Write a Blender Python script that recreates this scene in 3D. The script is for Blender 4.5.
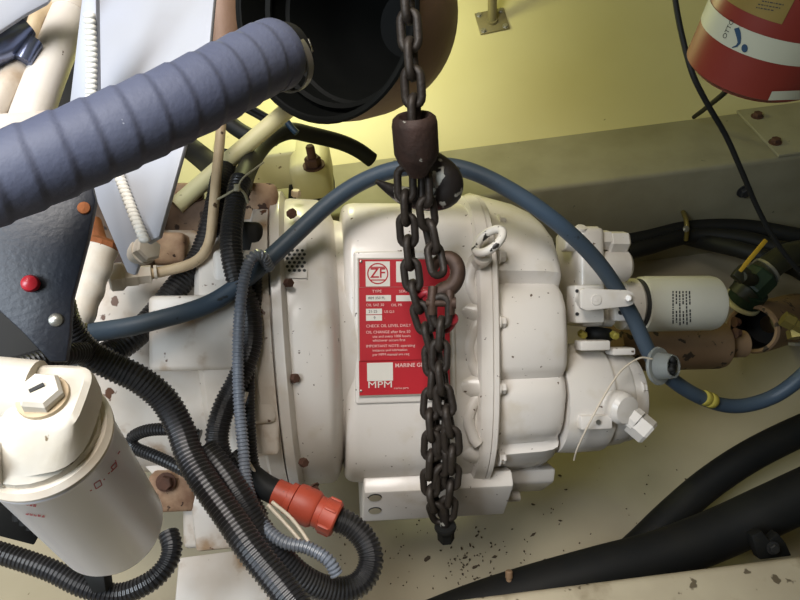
import bpy, bmesh, math, random
from mathutils import Vector, Matrix
random.seed(7)
for o in list(bpy.data.objects): bpy.data.objects.remove(o)
COL = bpy.context.scene.collection
SC = bpy.context.scene

# ------------------------------------------------------------------ camera
F0 = 640.0                                    # focal length in pixels of an 800 x 600 frame
PITCH, ROLL = math.radians(45), math.radians(7.3)
CAM = Vector((0, -0.85, 0.85))
up0 = Vector((0, math.sin(PITCH), math.cos(PITCH)))
FW = Vector((0, math.cos(PITCH), -math.sin(PITCH)))
RT = Vector((1, 0, 0)) * math.cos(ROLL) - up0 * math.sin(ROLL)
UP = Vector((1, 0, 0)) * math.sin(ROLL) + up0 * math.cos(ROLL)
cam_d = bpy.data.cameras.new('camera'); cam_d.sensor_width = 36; cam_d.lens = F0 / 800 * 36
cam_d.clip_start = 0.02
cam = bpy.data.objects.new('camera', cam_d); COL.objects.link(cam)
CM = Matrix.Identity(4)
for i in range(3):
    CM[i][0] = RT[i]; CM[i][1] = UP[i]; CM[i][2] = -FW[i]; CM[i][3] = CAM[i]
cam.matrix_world = CM
SC.camera = cam

# ------------------------------------------------------------------ world, lights, exposure
w = bpy.data.worlds.new('world'); SC.world = w; w.use_nodes = True
bg = w.node_tree.nodes['Background']
bg.inputs[0].default_value = (0.80, 0.76, 0.66, 1); bg.inputs[1].default_value = 0.08
def area(name, loc, target, size, energy, col, spread=None):
    l = bpy.data.lights.new(name, 'AREA'); l.shape = 'RECTANGLE'; l.size = size[0]; l.size_y = size[1]
    l.energy = energy; l.color = col
    if spread: l.spread = spread
    o = bpy.data.objects.new(name, l); COL.objects.link(o); o.location = loc
    d = Vector(target) - Vector(loc); o.rotation_euler = d.to_track_quat('-Z', 'Y').to_euler()
    return o
# open hatch over the engine, daylight falling in from the forward (left) side
area('hatch_daylight', (-1.15, -1.25, 1.55), (-0.35, 0.0, -0.1), (0.8, 0.8), 33, (0.80, 0.90, 1.0))
area('overhead_fill', (-0.30, -0.60, 2.45), (-0.1, -0.1, -0.2), (1.0, 1.0), 62, (1.0, 0.95, 0.90))  # added overhead fill that lifts the gearbox, not a real fixture
# made-up fill lamp behind the exhaust elbow, added to brighten the hull side
def lamp(name, loc, energy, col, r):
    l = bpy.data.lights.new(name, 'POINT'); l.energy = energy; l.color = col; l.shadow_soft_size = r
    o = bpy.data.objects.new(name, l); COL.objects.link(o); o.location = loc; return o
lamp('hull_fill', (-0.16, 0.80, 0.50), 11.5, (0.98, 1.0, 0.46), 0.08)
SC.view_settings.view_transform = 'Standard'; SC.view_settings.look = 'None'
SC.view_settings.gamma = 1; SC.view_settings.use_curve_mapping = False
SC.view_settings.exposure = 0.0

# ------------------------------------------------------------------ geometry helpers
def at(px, py, d):
    return CAM + RT * ((px - 400) / F0 * d) + UP * ((300 - py) / F0 * d) + FW * d
def ray(px, py): return at(px, py, 1.0) - CAM
def hit_z(px, py, z):
    D = ray(px, py); return CAM + D * ((z - CAM.z) / D.z)
def hit_y(px, py, y):
    D = ray(px, py); return CAM + D * ((y - CAM.y) / D.y)
def hit_plane(px, py, p, n):
    D = ray(px, py); return CAM + D * ((p - CAM).dot(n) / D.dot(n))
def frame(o, x, y, z):
    m = Matrix.Identity(4)
    for i in range(3): m[i][0] = x[i]; m[i][1] = y[i]; m[i][2] = z[i]; m[i][3] = o[i]
    return m
def zframe(o, zdir, hint=None):
    z = Vector(zdir).normalized()
    h = Vector(hint) if hint is not None else (Vector((0, 0, 1)) if abs(z.z) < .9 else Vector((1, 0, 0)))
    x = (h - z * h.dot(z)).normalized(); y = z.cross(x)
    return frame(o, x, y, z)
def camframe(p): return frame(p, RT, UP, -FW)
# gearbox frame: x along the shaft, v up the picture, w out of the labelled face
XG = (RT * .9925 + UP * .012 + FW * .12).normalized()
WG = -FW; WG = (WG - XG * WG.dot(XG)).normalized(); VG = WG.cross(XG)
OG = at(400, 338, 1.17)
G = frame(OG, XG, VG, WG); GI = G.inverted()
def gl(px, py, w):
    D = ray(px, py); t = (w - (CAM - OG).dot(WG)) / D.dot(WG)
    return GI @ (CAM + D * t)
def gw(px, py, w): return G @ gl(px, py, w)

WMAT = {}
def wm(o): return WMAT.get(o.name, Matrix.Identity(4)) if o else Matrix.Identity(4)
def setprops(o, label=None, cat=None, group=None, kind=None):
    if label: o['label'] = label
    if cat: o['category'] = cat
    if group: o['group'] = group
    if kind: o['kind'] = kind
    return o
def thing(name, label, cat, loc=(0, 0, 0), M=None, group=None):
    o = bpy.data.objects.new(name, None); COL.objects.link(o)
    m = M.copy() if M is not None else Matrix.Translation(loc)
    o.matrix_world = m; WMAT[o.name] = m; o.empty_display_size = .05
    return setprops(o, label, cat, group)
def place(me, name, parent, M):
    """link mesh data (local coords) with world matrix M under parent"""
    o = bpy.data.objects.new(name, me); COL.objects.link(o)
    if parent: o.parent = parent; o.matrix_basis = wm(parent).inverted() @ M
    else: o.matrix_world = M
    WMAT[o.name] = M
    return o
def finish(me, mat, smooth=40):
    me.materials.append(mat)
    if smooth is not None:
        me.shade_smooth()
        if smooth < 180: me.set_sharp_from_angle(angle=math.radians(smooth))
def add(name, verts, faces, mat, parent=None, M=None, smooth=40):
    """verts in frame M (world when None); origin goes to the mesh's centre"""
    M = M if M is not None else Matrix.Identity(4)
    vs = [M @ Vector(v) for v in verts]
    lo = [min(v[i] for v in vs) for i in range(3)]; hi = [max(v[i] for v in vs) for i in range(3)]
    c = Vector(((lo[0]+hi[0])/2, (lo[1]+hi[1])/2, lo[2]))
    me = bpy.data.meshes.new(name); me.from_pydata([v - c for v in vs], [], faces); me.validate()
    bm = bmesh.new(); bm.from_mesh(me); bmesh.ops.recalc_face_normals(bm, faces=bm.faces); bm.to_mesh(me); bm.free()
    finish(me, mat, smooth)
    return place(me, name, parent, Matrix.Translation(c))
def addbm(name, bm, mat, parent=None, M=None, smooth=40):
    bm.verts.ensure_lookup_table(); bm.verts.index_update()
    vs = [v.co.copy() for v in bm.verts]; fs = [[v.index for v in f.verts] for f in bm.faces]; bm.free()
    return add(name, vs, fs, mat, parent, M, smooth)
def rbox(sx, sy, sz, bev=.003, seg=2, centre=(0, 0, 0)):
    bm = bmesh.new(); bmesh.ops.create_cube(bm, size=1)
    for v in bm.verts: v.co = Vector((v.co.x*sx, v.co.y*sy, v.co.z*sz)) + Vector(centre)
    if bev: bmesh.ops.bevel(bm, geom=list(bm.edges), offset=bev, segments=seg, profile=.5, affect='EDGES')
    return bm
def prism(name, poly, th, mat, parent=None, M=None, bev=.0015, smooth=30):
    """polygon (x,y) list in frame M, extruded from z=0 to z=-th, bevelled"""
    bm = bmesh.new()
    top = [bm.verts.new((p[0], p[1], 0)) for p in poly]; bot = [bm.verts.new((p[0], p[1], -th)) for p in poly]
    n = len(poly); bm.faces.new(top); bm.faces.new(bot[::-1])
    for i in range(n): bm.faces.new((top[i], bot[i], bot[(i+1) % n], top[(i+1) % n]))
    bmesh.ops.recalc_face_normals(bm, faces=bm.faces)
    if bev: bmesh.ops.bevel(bm, geom=[e for e in bm.edges], offset=bev, segments=2, profile=.5, affect='EDGES')
    return addbm(name, bm, mat, parent, M, smooth)
def slab(name, pts, th, mat, parent=None, bev=.002, smooth=30):
    """world points of the visible face -> plane-fitted plate with thickness away from the camera"""
    c = sum(pts, Vector()) / len(pts)
    n = Vector()
    for i in range(len(pts)): n += (pts[i]-c).cross(pts[(i+1) % len(pts)]-c)
    n.normalize()
    if n.dot(CAM - c) < 0: n = -n
    M = zframe(c, n, RT); MI = M.inverted()
    poly = [MI @ hit_p for hit_p in pts]
    return prism(name, [(p.x, p.y) for p in poly], th, mat, parent, M, bev, smooth)
def loft(name, secs, mat, parent=None, M=None, smooth=40, caps=True):
    n = len(secs[0]); vs = [p for s in secs for p in s]; fs = []
    for k in range(len(secs)-1):
        for i in range(n):
            j = (i+1) % n; fs.append((k*n+i, k*n+j, (k+1)*n+j, (k+1)*n+i))
    if caps: fs.append(tuple(range(n))[::-1]); fs.append(tuple((len(secs)-1)*n+i for i in range(n)))
    return add(name, vs, fs, mat, parent, M, smooth)
def lathe(name, prof, mat, parent=None, M=None, seg=32, smooth=35, caps=True):
    """profile (z, r) turned round local z of frame M"""
    return loft(name, [[(max(r, 1e-5)*math.cos(2*math.pi*i/seg), max(r, 1e-5)*math.sin(2*math.pi*i/seg), z) for i in range(seg)] for z, r in prof], mat, parent, M, smooth, caps)
def spline(pts, rad=None, n=24):
    P = [Vector(p) for p in pts]; out = []; rr = []
    R_ = rad if rad else [0]*len(P)
    for i in range(len(P)-1):
        p0 = P[i-1] if i else P[i]*2-P[i+1]; p1 = P[i]; p2 = P[i+1]; p3 = P[i+2] if i+2 < len(P) else P[i+1]*2-P[i]
        for k in range(n):
            t = k/n
            out.append(.5*((2*p1)+(-p0+p2)*t+(2*p0-5*p1+4*p2-p3)*t*t+(-p0+3*p1-3*p2+p3)*t**3)); rr.append(R_[i]*(1-t)+R_[i+1]*t)
    out.append(P[-1]); rr.append(R_[-1])
    return out, rr
def resample(pts, rr, step):
    L = [0]
    for a, b in zip(pts, pts[1:]): L.append(L[-1]+(b-a).length)
    n = max(2, int(round(L[-1]/step))); out = []; ro = []; k = 0
    for i in range(n+1):
        s = L[-1]*i/n
        while k < len(L)-2 and L[k+1] < s: k += 1
        t = (s-L[k])/max(1e-9, L[k+1]-L[k]); out.append(pts[k].lerp(pts[k+1], min(1, t))); ro.append(rr[k]*(1-t)+rr[k+1]*t)
    return out, ro, L[-1]
def pt_frames(P):
    T = []
    for i in range(len(P)):
        a = P[max(0, i-1)]; b = P[min(len(P)-1, i+1)]; T.append((b-a).normalized())
    h = UP if abs(T[0].dot(UP)) < .9 else RT
    nrm = (h-T[0]*h.dot(T[0])).normalized(); N = [nrm]
    for i in range(1, len(P)):
        nrm = (nrm-T[i]*nrm.dot(T[i])).normalized(); N.append(nrm)
    return T, N
def tube(name, pts, r, mat, parent=None, seg=14, step=.008, ridge=None, helix=None, radii=None, smooth=60, rfun=None):
    sp, rr = spline(pts, radii or [r]*len(pts))
    if ridge: step = ridge[0]/4
    P, rr, L = resample(sp, rr, step); T, N = pt_frames(P); B = [t.cross(n) for t, n in zip(T, N)]
    vs = []; fs = []
    for i, p in enumerate(P):
        base = rr[i]
        if ridge: base = rr[i] - (ridge[1] if i % 4 >= 2 else 0)
        if rfun: base *= rfun(i/(len(P)-1))
        for k in range(seg):
            a = 2*math.pi*k/seg; q = base
            if helix:
                f = (L*i/(len(P)-1)/helix[0]+k/seg) % 1.0
                q = base+helix[1]*((f/.82) if f < .82 else (1-f)/.18)
            vs.append(p+N[i]*(q*math.cos(a))+B[i]*(q*math.sin(a)))
    for i in range(len(P)-1):
        for k in range(seg):
            j = (k+1) % seg; fs.append((i*seg+k, i*seg+j, (i+1)*seg+j, (i+1)*seg+k))
    fs.append(tuple(range(seg))[::-1]); fs.append(tuple((len(P)-1)*seg+k for k in range(seg)))
    return add(name, vs, fs, mat, parent, None, 25 if ridge else smooth)
def pix(*l): return [at(*p) for p in l]
_hex = {}
def hexmesh(r, h, mat, washer=True):
    key = (round(r, 4), round(h, 4), mat.name, washer)
    if key in _hex: return _hex[key]
    vs = []; fs = []
    prof = [(0, 1), (.82, 1), (1, .86)]
    base = 0
    if washer:
        n = 16
        for z, q in ((0, 1.35), (.18, 1.35)): vs += [(r*q*math.cos(2*math.pi*i/n), r*q*math.sin(2*math.pi*i/n), z*h) for i in range(n)]
        fs += [(i, (i+1) % n, n+(i+1) % n, n+i) for i in range(n)]+[tuple(range(n))[::-1], tuple(range(n, 2*n))]
        base = 2*n
    n = 6; z0 = .18 if washer else 0
    for k, (z, q) in enumerate(prof): vs += [(r*q*math.cos(2*math.pi*i/n), r*q*math.sin(2*math.pi*i/n), h*(z0+z*(1-z0))) for i in range(n)]
    for k in range(2): fs += [(base+k*n+i, base+k*n+(i+1) % n, base+(k+1)*n+(i+1) % n, base+(k+1)*n+i) for i in range(n)]
    fs += [tuple(base+2*n+i for i in range(n))]
    me = bpy.data.meshes.new('bolt'); me.from_pydata(vs, [], fs); finish(me, mat, 30); _hex[key] = me
    return me
def bolt(parent, p, d, r, h, mat, name='bolt', washer=True):
    return place(hexmesh(r, h, mat, washer), name, parent, zframe(p, d))
_cache = {}
def text(name, s, size, mat, parent, M, align='LEFT', wrap=None, th=.0002, bold=0):
    cu = bpy.data.curves.new('txt', 'FONT'); cu.body = s; cu.size = size; cu.align_x = align; cu.align_y = 'CENTER'
    cu.extrude = th; cu.offset = bold*size; cu.resolution_u = 3
    o = bpy.data.objects.new('txt', cu); COL.objects.link(o)
    dg = bpy.context.evaluated_depsgraph_get(); me = bpy.data.meshes.new_from_object(o.evaluated_get(dg))
    vs = [v.co.copy() for v in me.vertices]; fs = [list(p.vertices) for p in me.polygons]
    bpy.data.objects.remove(o); bpy.data.curves.remove(cu); bpy.data.meshes.remove(me)
    if wrap: vs = [wrap(v) for v in vs]
    return add(name, vs, fs, mat, parent, M, None)

# ------------------------------------------------------------------ materials
def lin(h):
    h = h.lstrip('#'); c = [int(h[i:i+2], 16)/255 for i in (0, 2, 4)]
    return tuple(x/12.92 if x <= .04045 else ((x+.055)/1.055)**2.4 for x in c)+(1,)
def mat(name, col, rough=.5, metal=0, var=None, vscale=6, vamt=.5, chip=None, cscale=60, cthr=.68, bump=0, bscale=120, spec=.5, coat=0, trans=0, grime=None):
    m = bpy.data.materials.new(name); m.use_nodes = True; nt = m.node_tree; N = nt.nodes; L = nt.links
    b = N['Principled BSDF']; b.inputs['Roughness'].default_value = rough; b.inputs['Metallic'].default_value = metal
    b.inputs['Specular IOR Level'].default_value = spec
    if coat: b.inputs['Coat Weight'].default_value = coat; b.inputs['Coat Roughness'].default_value = .15
    if trans: b.inputs['Transmission Weight'].default_value = trans; b.inputs['IOR'].default_value = 1.2
    geo = N.new('ShaderNodeNewGeometry'); src = geo.outputs['Position']
    def noise(scale, detail=4):
        n = N.new('ShaderNodeTexNoise'); n.inputs['Scale'].default_value = scale; n.inputs['Detail'].default_value = detail
        L.new(src, n.inputs['Vector']); return n.outputs['Fac']
    def ramp(fac, a, c):
        r = N.new('ShaderNodeMapRange'); r.inputs[1].default_value = a; r.inputs[2].default_value = c; L.new(fac, r.inputs[0]); r.clamp = True; return r.outputs[0]
    def mix(fac, a, c):
        x = N.new('ShaderNodeMix'); x.data_type = 'RGBA'; L.new(fac, x.inputs[0])
        for sock, v in ((6, a), (7, c)):
            if isinstance(v, tuple): x.inputs[sock].default_value = v
            else: L.new(v, x.inputs[sock])
        return x.outputs[2]
    out = lin(col)
    if var:
        f = ramp(noise(vscale), .35, .35+.5/max(.01, vamt)*.5); out = mix(f, out, lin(var))
    if grime:
        f = ramp(noise(22, 6), .56, .74); out = mix(f, out, lin(grime))
    if chip:
        f = ramp(noise(cscale, 3), cthr, cthr+.03); out = mix(f, out, lin(chip))
    if isinstance(out, tuple): b.inputs['Base Color'].default_value = out
    else: L.new(out, b.inputs['Base Color'])
    if bump:
        bp = N.new('ShaderNodeBump'); bp.inputs['Strength'].default_value = bump; bp.inputs['Distance'].default_value = .002
        L.new(noise(bscale, 3), bp.inputs['Height']); L.new(bp.outputs[0], b.inputs['Normal'])
    return m
M_WHITE = mat('white_enamel', 'dcd6cf', .33, var='d2cabf', vscale=5, chip='5a4636', cscale=105, cthr=.70, grime='cfc6b8', bump=.12, bscale=70, coat=.25)
M_WHITE2 = mat('white_enamel_engine', 'd6cfc6', .42, var='bfae99', vscale=11, chip='5b3a24', cscale=45, cthr=.67, grime='a08466', bump=.15, bscale=70)
M_ALU = mat('white_painted_plate', 'a8abb5', .45, var='a2a3a6', vscale=7, chip='8a8680', cscale=70, cthr=.76, bump=.05)
M_WELD = mat('weld_paint', 'dedbd2', .4, bump=.2, bscale=90)
M_RUSTY = mat('rusty_casting', '7a5a44', .8, var='b89a7c', vscale=26, vamt=.8, chip='3a2418', cscale=60, cthr=.62, bump=.5, bscale=90)
M_RUST = mat('rust_bolt', '5a3a2a', .8, var='3a2820', vscale=40, bump=.4)
M_RUST_SHADE = mat('rust_and_gap_shade', '4a3a2e', .85, var='7a6450', vscale=22, vamt=.5, chip='261a12', cscale=50, cthr=.6, bump=.5, bscale=80)  # rust colour, darkened to carry the shade of the engine gaps
M_ORUST = mat('orange_rust', 'a8653a', .9, var='6a3c22', vscale=50, bump=.6, bscale=150)
M_HULL = mat('cream_hull_paint', 'cfc795', .45, var='c6bc88', vscale=3, chip='8b8258', cscale=40, cthr=.76, bump=.06, bscale=25)
M_FLOOR = mat('cream_bilge_paint', 'b2a890', .38, var='a0957f', vscale=5, chip='5c5038', cscale=55, cthr=.74, bump=.08, bscale=25)
M_STR = mat('grey_stringer_paint', '97927a', .55, var='858069', vscale=12, chip='5d5a46', cscale=50, cthr=.72, bump=.15, bscale=60)
M_STRN = mat('near_stringer_paint', 'b0a58c', .55, var='9c9079', vscale=10, chip='5d5240', cscale=38, cthr=.66, grime='857860', bump=.15, bscale=60)
M_BHOSE = mat('grey_blue_hose', '4c5166', .62, var='585d70', vscale=14, chip='a0a4b0', cscale=110, cthr=.78, bump=.25, bscale=180)
M_BLUE = mat('blue_rubber', '3b4b5b', .5, var='40474b', vscale=5, chip='23282c', cscale=40, cthr=.68, bump=.15, bscale=150)
M_LOOM = mat('black_loom', '222224', .36, var='2e2c2a', vscale=20)
M_LOOMG = mat('grey_loom', '767d88', .3, var='676c75', vscale=20)
M_RUB = mat('black_rubber', '171818', .6, var='201f1c', vscale=15, spec=.25)
M_DARK = mat('dark_panel', '1a1f2b', .45, var='14181f', vscale=18, chip='50555c', cscale=130, cthr=.77, bump=.2, bscale=200)
M_CHAIN = mat('oily_chain_steel', '37302a', .55, metal=.35, var='27211c', vscale=45, bump=.4, bscale=200)
M_HOOK = mat('dark_hook', '241f1d', .5, metal=.3, chip='a9a79e', cscale=42, cthr=.58, bump=.3, bscale=150)
M_HOOKR = mat('rusty_hook', '4a382d', .6, metal=.35, var='3a2a22', vscale=60, bump=.35, bscale=180)
M_SWIV = mat('rusty_swivel', '3f2c25', .65, metal=.3, var='2a201c', vscale=45, chip='9a968c', cscale=60, cthr=.66, bump=.5, bscale=150)
M_RED = mat('red_print', 'b3202a', .45, var='a81d28', vscale=20)
M_PWHITE = mat('plate_white', 'd8d3c8', .45)
M_LET = mat('plate_lettering', 'e4bcb4', .5)
M_INK = mat('dark_ink', '2a2a2a', .6)
M_PLATE = mat('plate_metal', 'b9b2a6', .35, metal=.5)
M_CAN = mat('white_canister', 'eae8ee', .30, var='e2e0e6', vscale=6, coat=.3)
M_CAN2 = mat('grey_white_canister', 'c9c6b8', .4, var='bcb9a8', vscale=6)
M_REDINK = mat('red_ink', 'b04a55', .5)
M_ORANGE = mat('orange_red_connector', 'b14a34', .5, var='9f4230', vscale=25, chip='7a4236', cscale=70, cthr=.68, bump=.1)
M_EXT = mat('extinguisher_red', '742a1f', .4, var='6c251c', vscale=6)
M_EXTW = mat('extinguisher_band', 'a9a892', .5)
M_GOLD = mat('gold_label', '8f7a42', .4, metal=.4)
M_NAVY = mat('navy_ink', '1e3a52', .5)
M_SOOT = mat('soot_black', '0b0c0b', .6, var='121311', vscale=10, spec=.12)
M_EXH = mat('brown_exhaust_metal', '8a6f5e', .55, metal=.15, var='7a604f', vscale=12, bump=.2)
M_TAN = mat('tan_painted_pipe', 'c5b090', .5, var='a88f6c', vscale=25, chip='4f3a28', cscale=60, cthr=.66, bump=.2)
M_CREAM = mat('cream_paint', 'd6cfa0', .5, var='c9c094', vscale=10, chip='7a6a48', cscale=60, cthr=.7)
M_TAPE = mat('white_tape', 'dcd6ca', .6, var='c8b49a', vscale=25, bump=.3, bscale=60)
M_STEEL = mat('steel', 'a9a79e', .35, metal=.8)
M_BRASS = mat('brass', '8d7f45', .45, metal=.6)
M_GREEN = mat('green_valve', '162b1b', .5)
M_DKV = mat('dark_bronze_valve', '2c2c1e', .5, metal=.3)
M_YEL = mat('yellow_handle', 'b08d25', .5)
M_YTAPE = mat('yellow_tape', '9c8f3a', .6)
M_TIE = mat('beige_cable_tie', 'a09a80', .5)
M_WIRE = mat('white_wire', 'cfc3b0', .5)
M_BROWN = mat('brown_pipe', '8a7055', .7, var='7a6046', vscale=20, chip='3a3026', cscale=45, cthr=.62, bump=.4, bscale=60)
M_REDP = mat('red_plastic', 'c02a35', .3)
M_SHK = mat('dull_red_paint', '9c2630', .45, var='7a1f26', vscale=60)
M_CLEAR = mat('milky_plastic', 'b9bdba', .25, trans=.6)
M_CHROME = mat('blued_steel', '6d7590', .25, metal=.7)
M_DEBRIS = mat('dark_flakes', '4a3c2c', .8)

# ------------------------------------------------------------------ setting
FLOORP = [(-.74, -.40), (-.51, -.42), (-.25, -.46), (0, -.475), (.2, -.455), (.42, -.39), (.62, -.32)]
def strip(name, prof, mat_, x0=-1.6, x1=1.8, nx=2, th=.03):
    vs = []; fs = []; n = len(prof)
    for i in range(nx+1):
        x = x0+(x1-x0)*i/nx
        vs += [(x, y, z) for y, z in prof]+[(x, y, z-th) for y, z in prof]
    m = 2*n
    for i in range(nx):
        for k in range(n-1):
            fs.append((i*m+k, i*m+k+1, (i+1)*m+k+1, (i+1)*m+k)); fs.append((i*m+n+k, (i+1)*m+n+k, (i+1)*m+n+k+1, i*m+n+k+1))
        fs.append((i*m, (i+1)*m, (i+1)*m+n, i*m+n)); fs.append((i*m+n-1, i*m+2*n-1, (i+1)*m+2*n-1, (i+1)*m+n-1))
    for i in (0, nx):
        for k in range(n-1): fs.append((i*m+k, i*m+n+k, i*m+n+k+1, i*m+k+1))
    o = add(name, vs, fs, mat_, None, None, 50); o['kind'] = 'structure'; return o
o = strip('floor', FLOORP, M_FLOOR); o['label'] = 'cream painted bilge floor under the gearbox'
HN = Vector((0, -.5, .866)); HP = Vector((0, .64, -.12))           # hull side, rising outboard at 30 degrees
o = strip('wall_back', [(.60, -.143), (1.0, .088), (1.5, .377), (2.0, .665), (2.3, .838)], M_HULL); o['label'] = 'yellowish cream hull side rising behind the grey stringer'
def beam(name, y0, y1, z0, z1, m, x0=-1.6, x1=1.8):
    bm = rbox(x1-x0, y1-y0, z1-z0, .012, 3, ((x0+x1)/2, (y0+y1)/2, (z0+z1)/2)); o = addbm(name, bm, m); o['kind'] = 'structure'; return o
ST_Z = -.10
o = beam('trim_1', .42, .65, -.42, ST_Z, M_STR); o['label'] = 'grey painted stringer running behind the gearbox'
o = beam('trim_2', -.78, -.51, -.46, ST_Z, M_STRN); o['label'] = 'worn cream stringer along the near lower edge'
o = addbm('shade_deck', rbox(1.75, 3.9, .04, .004, 2, (.08+.875, .35, 1.07)), M_HULL); o['kind'] = 'structure'; o['label'] = 'unseen cream deck added to shade the aft part of the engine bay'  # out of view, put in so light falls off on the right
def floor_hit(px, py):
    D = ray(px, py)
    for (y0, z0), (y1, z1) in zip(FLOORP, FLOORP[1:]):
        n = Vector((0, -(z1-z0), y1-y0)); t = (Vector((0, y0, z0))-CAM).dot(n)/D.dot(n); p = CAM+D*t
        if min(y0, y1)-1e-6 <= p.y <= max(y0, y1)+1e-6: return p
    return hit_z(px, py, -.45)
# ------------------------------------------------------------------ gearbox
gb = thing('marine_gearbox', 'large white painted marine gearbox with a red data plate in the centre', 'gearbox', M=G)
def ring_sec(x, hv, hw, n=3.2, seg=48, cv=0, cw=0, shear=0, back=None):
    s = []
    for i in range(seg):
        a = 2*math.pi*i/seg; c, q = math.cos(a), math.sin(a)
        v = math.copysign(abs(q)**(2/n), q)*hv; ww = math.copysign(abs(c)**(2/n), c)*hw
        s.append((x-shear*v, cv+v, cw+ww))
    return s
def gx(px, w=.1): return gl(px, 338, w).x
# bell housing: circular, its forward joint leaning like the engine's
def bell(name, stations, mat_):
    return loft(name, [ring_sec(x, r, r, 2.0, 64, 0, 0, sh) for x, r, sh in stations], mat_, gb, G, 35)
xa, xb, xc = gx(275, .23), gx(288, .23), gx(344, .225)
bell('bell_flange', [(xa, .258, .06), (xa+.002, .263, .06), (xb-.003, .263, .06), (xb, .259, .06), (xb+.004, .250, .06)], M_WHITE)
bell('bell_housing', [(xb+.001, .249, .06), (xb+.012, .251, .06), (xb+.052, .249, .045), (xb+.062, .244, .04), (xb+.070, .232, .035), (xb+.076, .214, .03), (xc+.02, .208, .02)], M_WHITE)
# main housing
x0, x1 = gx(345, .195), gx(482, .18)
secs = []
for x, k in ((x0, .955), (x0+.002, .972), (x0+.006, .987), (x0+.012, .996), (x0+.02, 1.0), (x0+.12, 1.0), (x1, 1.0)):
    secs.append(ring_sec(x, .236*k, .205*k, 3.6))
loft('main_housing', secs, M_WHITE, gb, G, 50)
# ribbed flange between the two housings
fx0, fx1 = gx(476, .2), gx(497, .2)
loft('housing_flange', [ring_sec(fx0, .243, .212, 3.0), ring_sec(fx0+.004, .252, .220, 3.0), ring_sec(fx1-.012, .254, .222, 3.0), ring_sec(fx1-.011, .250, .218, 3.0), ring_sec(fx1-.009, .254, .222, 3.0), ring_sec(fx1-.003, .254, .222, 3.0), ring_sec(fx1, .250, .218, 3.0)], M_WHITE, gb, G, 35)
# bosses and webs on the left of the flange
for py, sx, r in ((248, 455, .016), (312, 452, .017), (386, 456, .019), (452, 458, .02)):
    p = gl(sx, py, .2); q = gl(484, py, .2)
    kw = -.012 if 260 < py < 440 else -.035
    tube('boss', [G @ Vector((p.x, p.y, .186+kw)), G @ Vector(((p.x*.6+q.x*.4), p.y, .198+kw)), G @ Vector((q.x, q.y, .204+kw))], r, M_WHITE, gb, 16, .004, radii=[r*.8, r*1.15, r*1.3], smooth=180)
for py0, py1 in ((256, 304), (322, 376), (396, 444)):
    pts = [G @ gl(476-12*math.sin(math.pi*t), py0+(py1-py0)*t, .203) for t in (0, .15, .5, .85, 1)]
    pts = [G @ gl(470+8*(1 if t in (0, 1) else (.4 if t in (.15, .85) else -.2)) , py0+(py1-py0)*t, .2) for t in (0, .15, .5, .85, 1)]
    tube('web', pts, .009, M_WHITE, gb, 10, .004)
# flange bolts on the right side of the flange
for py, w_ in ((256, .185), (322, .207), (388, .205), (458, .165), (222, .13)):
    bolt(gb, gw(498, py, w_), XG, .0095, .012, M_WHITE)
# rear housing: stepped lobes
front = [(193, .00), (197, .05), (206, .10), (222, .150), (240, .172), (270, .186), (277, .178), (283, .172), (291, .190), (305, .203), (335, .210), (366, .208), (373, .200), (379, .190), (387, .198), (400, .203), (430, .188), (438, .178), (444, .160), (449, .160), (454, .164), (464, .140), (470, .10), (473, .05), (474, 0)]
def rear_secs():
    prof = [(py, ww) for py, ww in front]; S = []
    vw = [(gl(530, py, ww).y, ww) for py, ww in prof]
    half = [(v, ww) for v, ww in vw]
    backp = [(-.21, -.10), (-.12, -.2), (0, -.22), (.12, -.2), (.21, -.10)]
    loop = half+backp
    xs = gx(495, .2); xe = gx(569, .2)
    for x, k in ((xs, .985), (xs+.01, 1.0), (xe-.03, .985), (xe-.012, .972), (xe-.004, .955), (xe, .92)):
        S.append([(x, v*k*(1 if v < 0 else 1-(.10*max(0, (x-xs)/(xe-xs))**1.5 if v > .12 else 0)), ww*k) for v, ww in loop])
    return S
loft('rear_housing', rear_secs(), M_WHITE, gb, G, 50)
# lower skirt under the rear housing, and foot bracket
def gpoly(name, pw, pxa, pxb, m, bev=.003, wref=.1):
    """cross-section (py,w) swept along the shaft"""
    xa_, xb_ = gx(pxa, wref), gx(pxb, wref)
    pts = [(gl((pxa+pxb)/2, py, ww).y, ww) for py, ww in pw]
    M2 = G @ Matrix(((0, 0, 1, xb_), (1, 0, 0, 0), (0, 1, 0, 0), (0, 0, 0, 1)))
    return prism(name, pts, xb_-xa_, m, gb, M2, bev)
gpoly('foot_bracket', [(466, .10), (474, .150), (490, .160), (518, .102), (516, .03), (470, -.02)], 360, 502, M_WHITE, .004)
fA = G @ Vector((0, gl(431, 490, .160).y, .160)); fB = G @ Vector((0, gl(431, 518, .102).y, .102))
fN = XG.cross(fA-fB).normalized()
if fN.dot(CAM-fA) < 0: fN = -fN
for py in (498, 511):
    lathe('slot_hole', [(-.001, .0108), (.0005, .0108)], M_INK, gb, zframe(hit_plane(375, py-.8, fA, fN), fN, XG) @ Matrix.Diagonal((1, .9, 1, 1)), 20)
    lathe('slot_hole', [(-.001, .0098), (.0008, .0098)], M_FLOOR, gb, zframe(hit_plane(375, py, fA, fN), fN, XG) @ Matrix.Diagonal((1, .9, 1, 1)), 20)
gpoly('lower_cover', [(462, .06), (470, .10), (484, .09), (492, .03), (470, -.02)], 500, 555, M_WHITE, .006)
tube('drain_rod', [gw(466, 497, .05), gw(500, 497, .05), gw(519, 496, .05)], .009, M_WHITE, gb)
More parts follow.
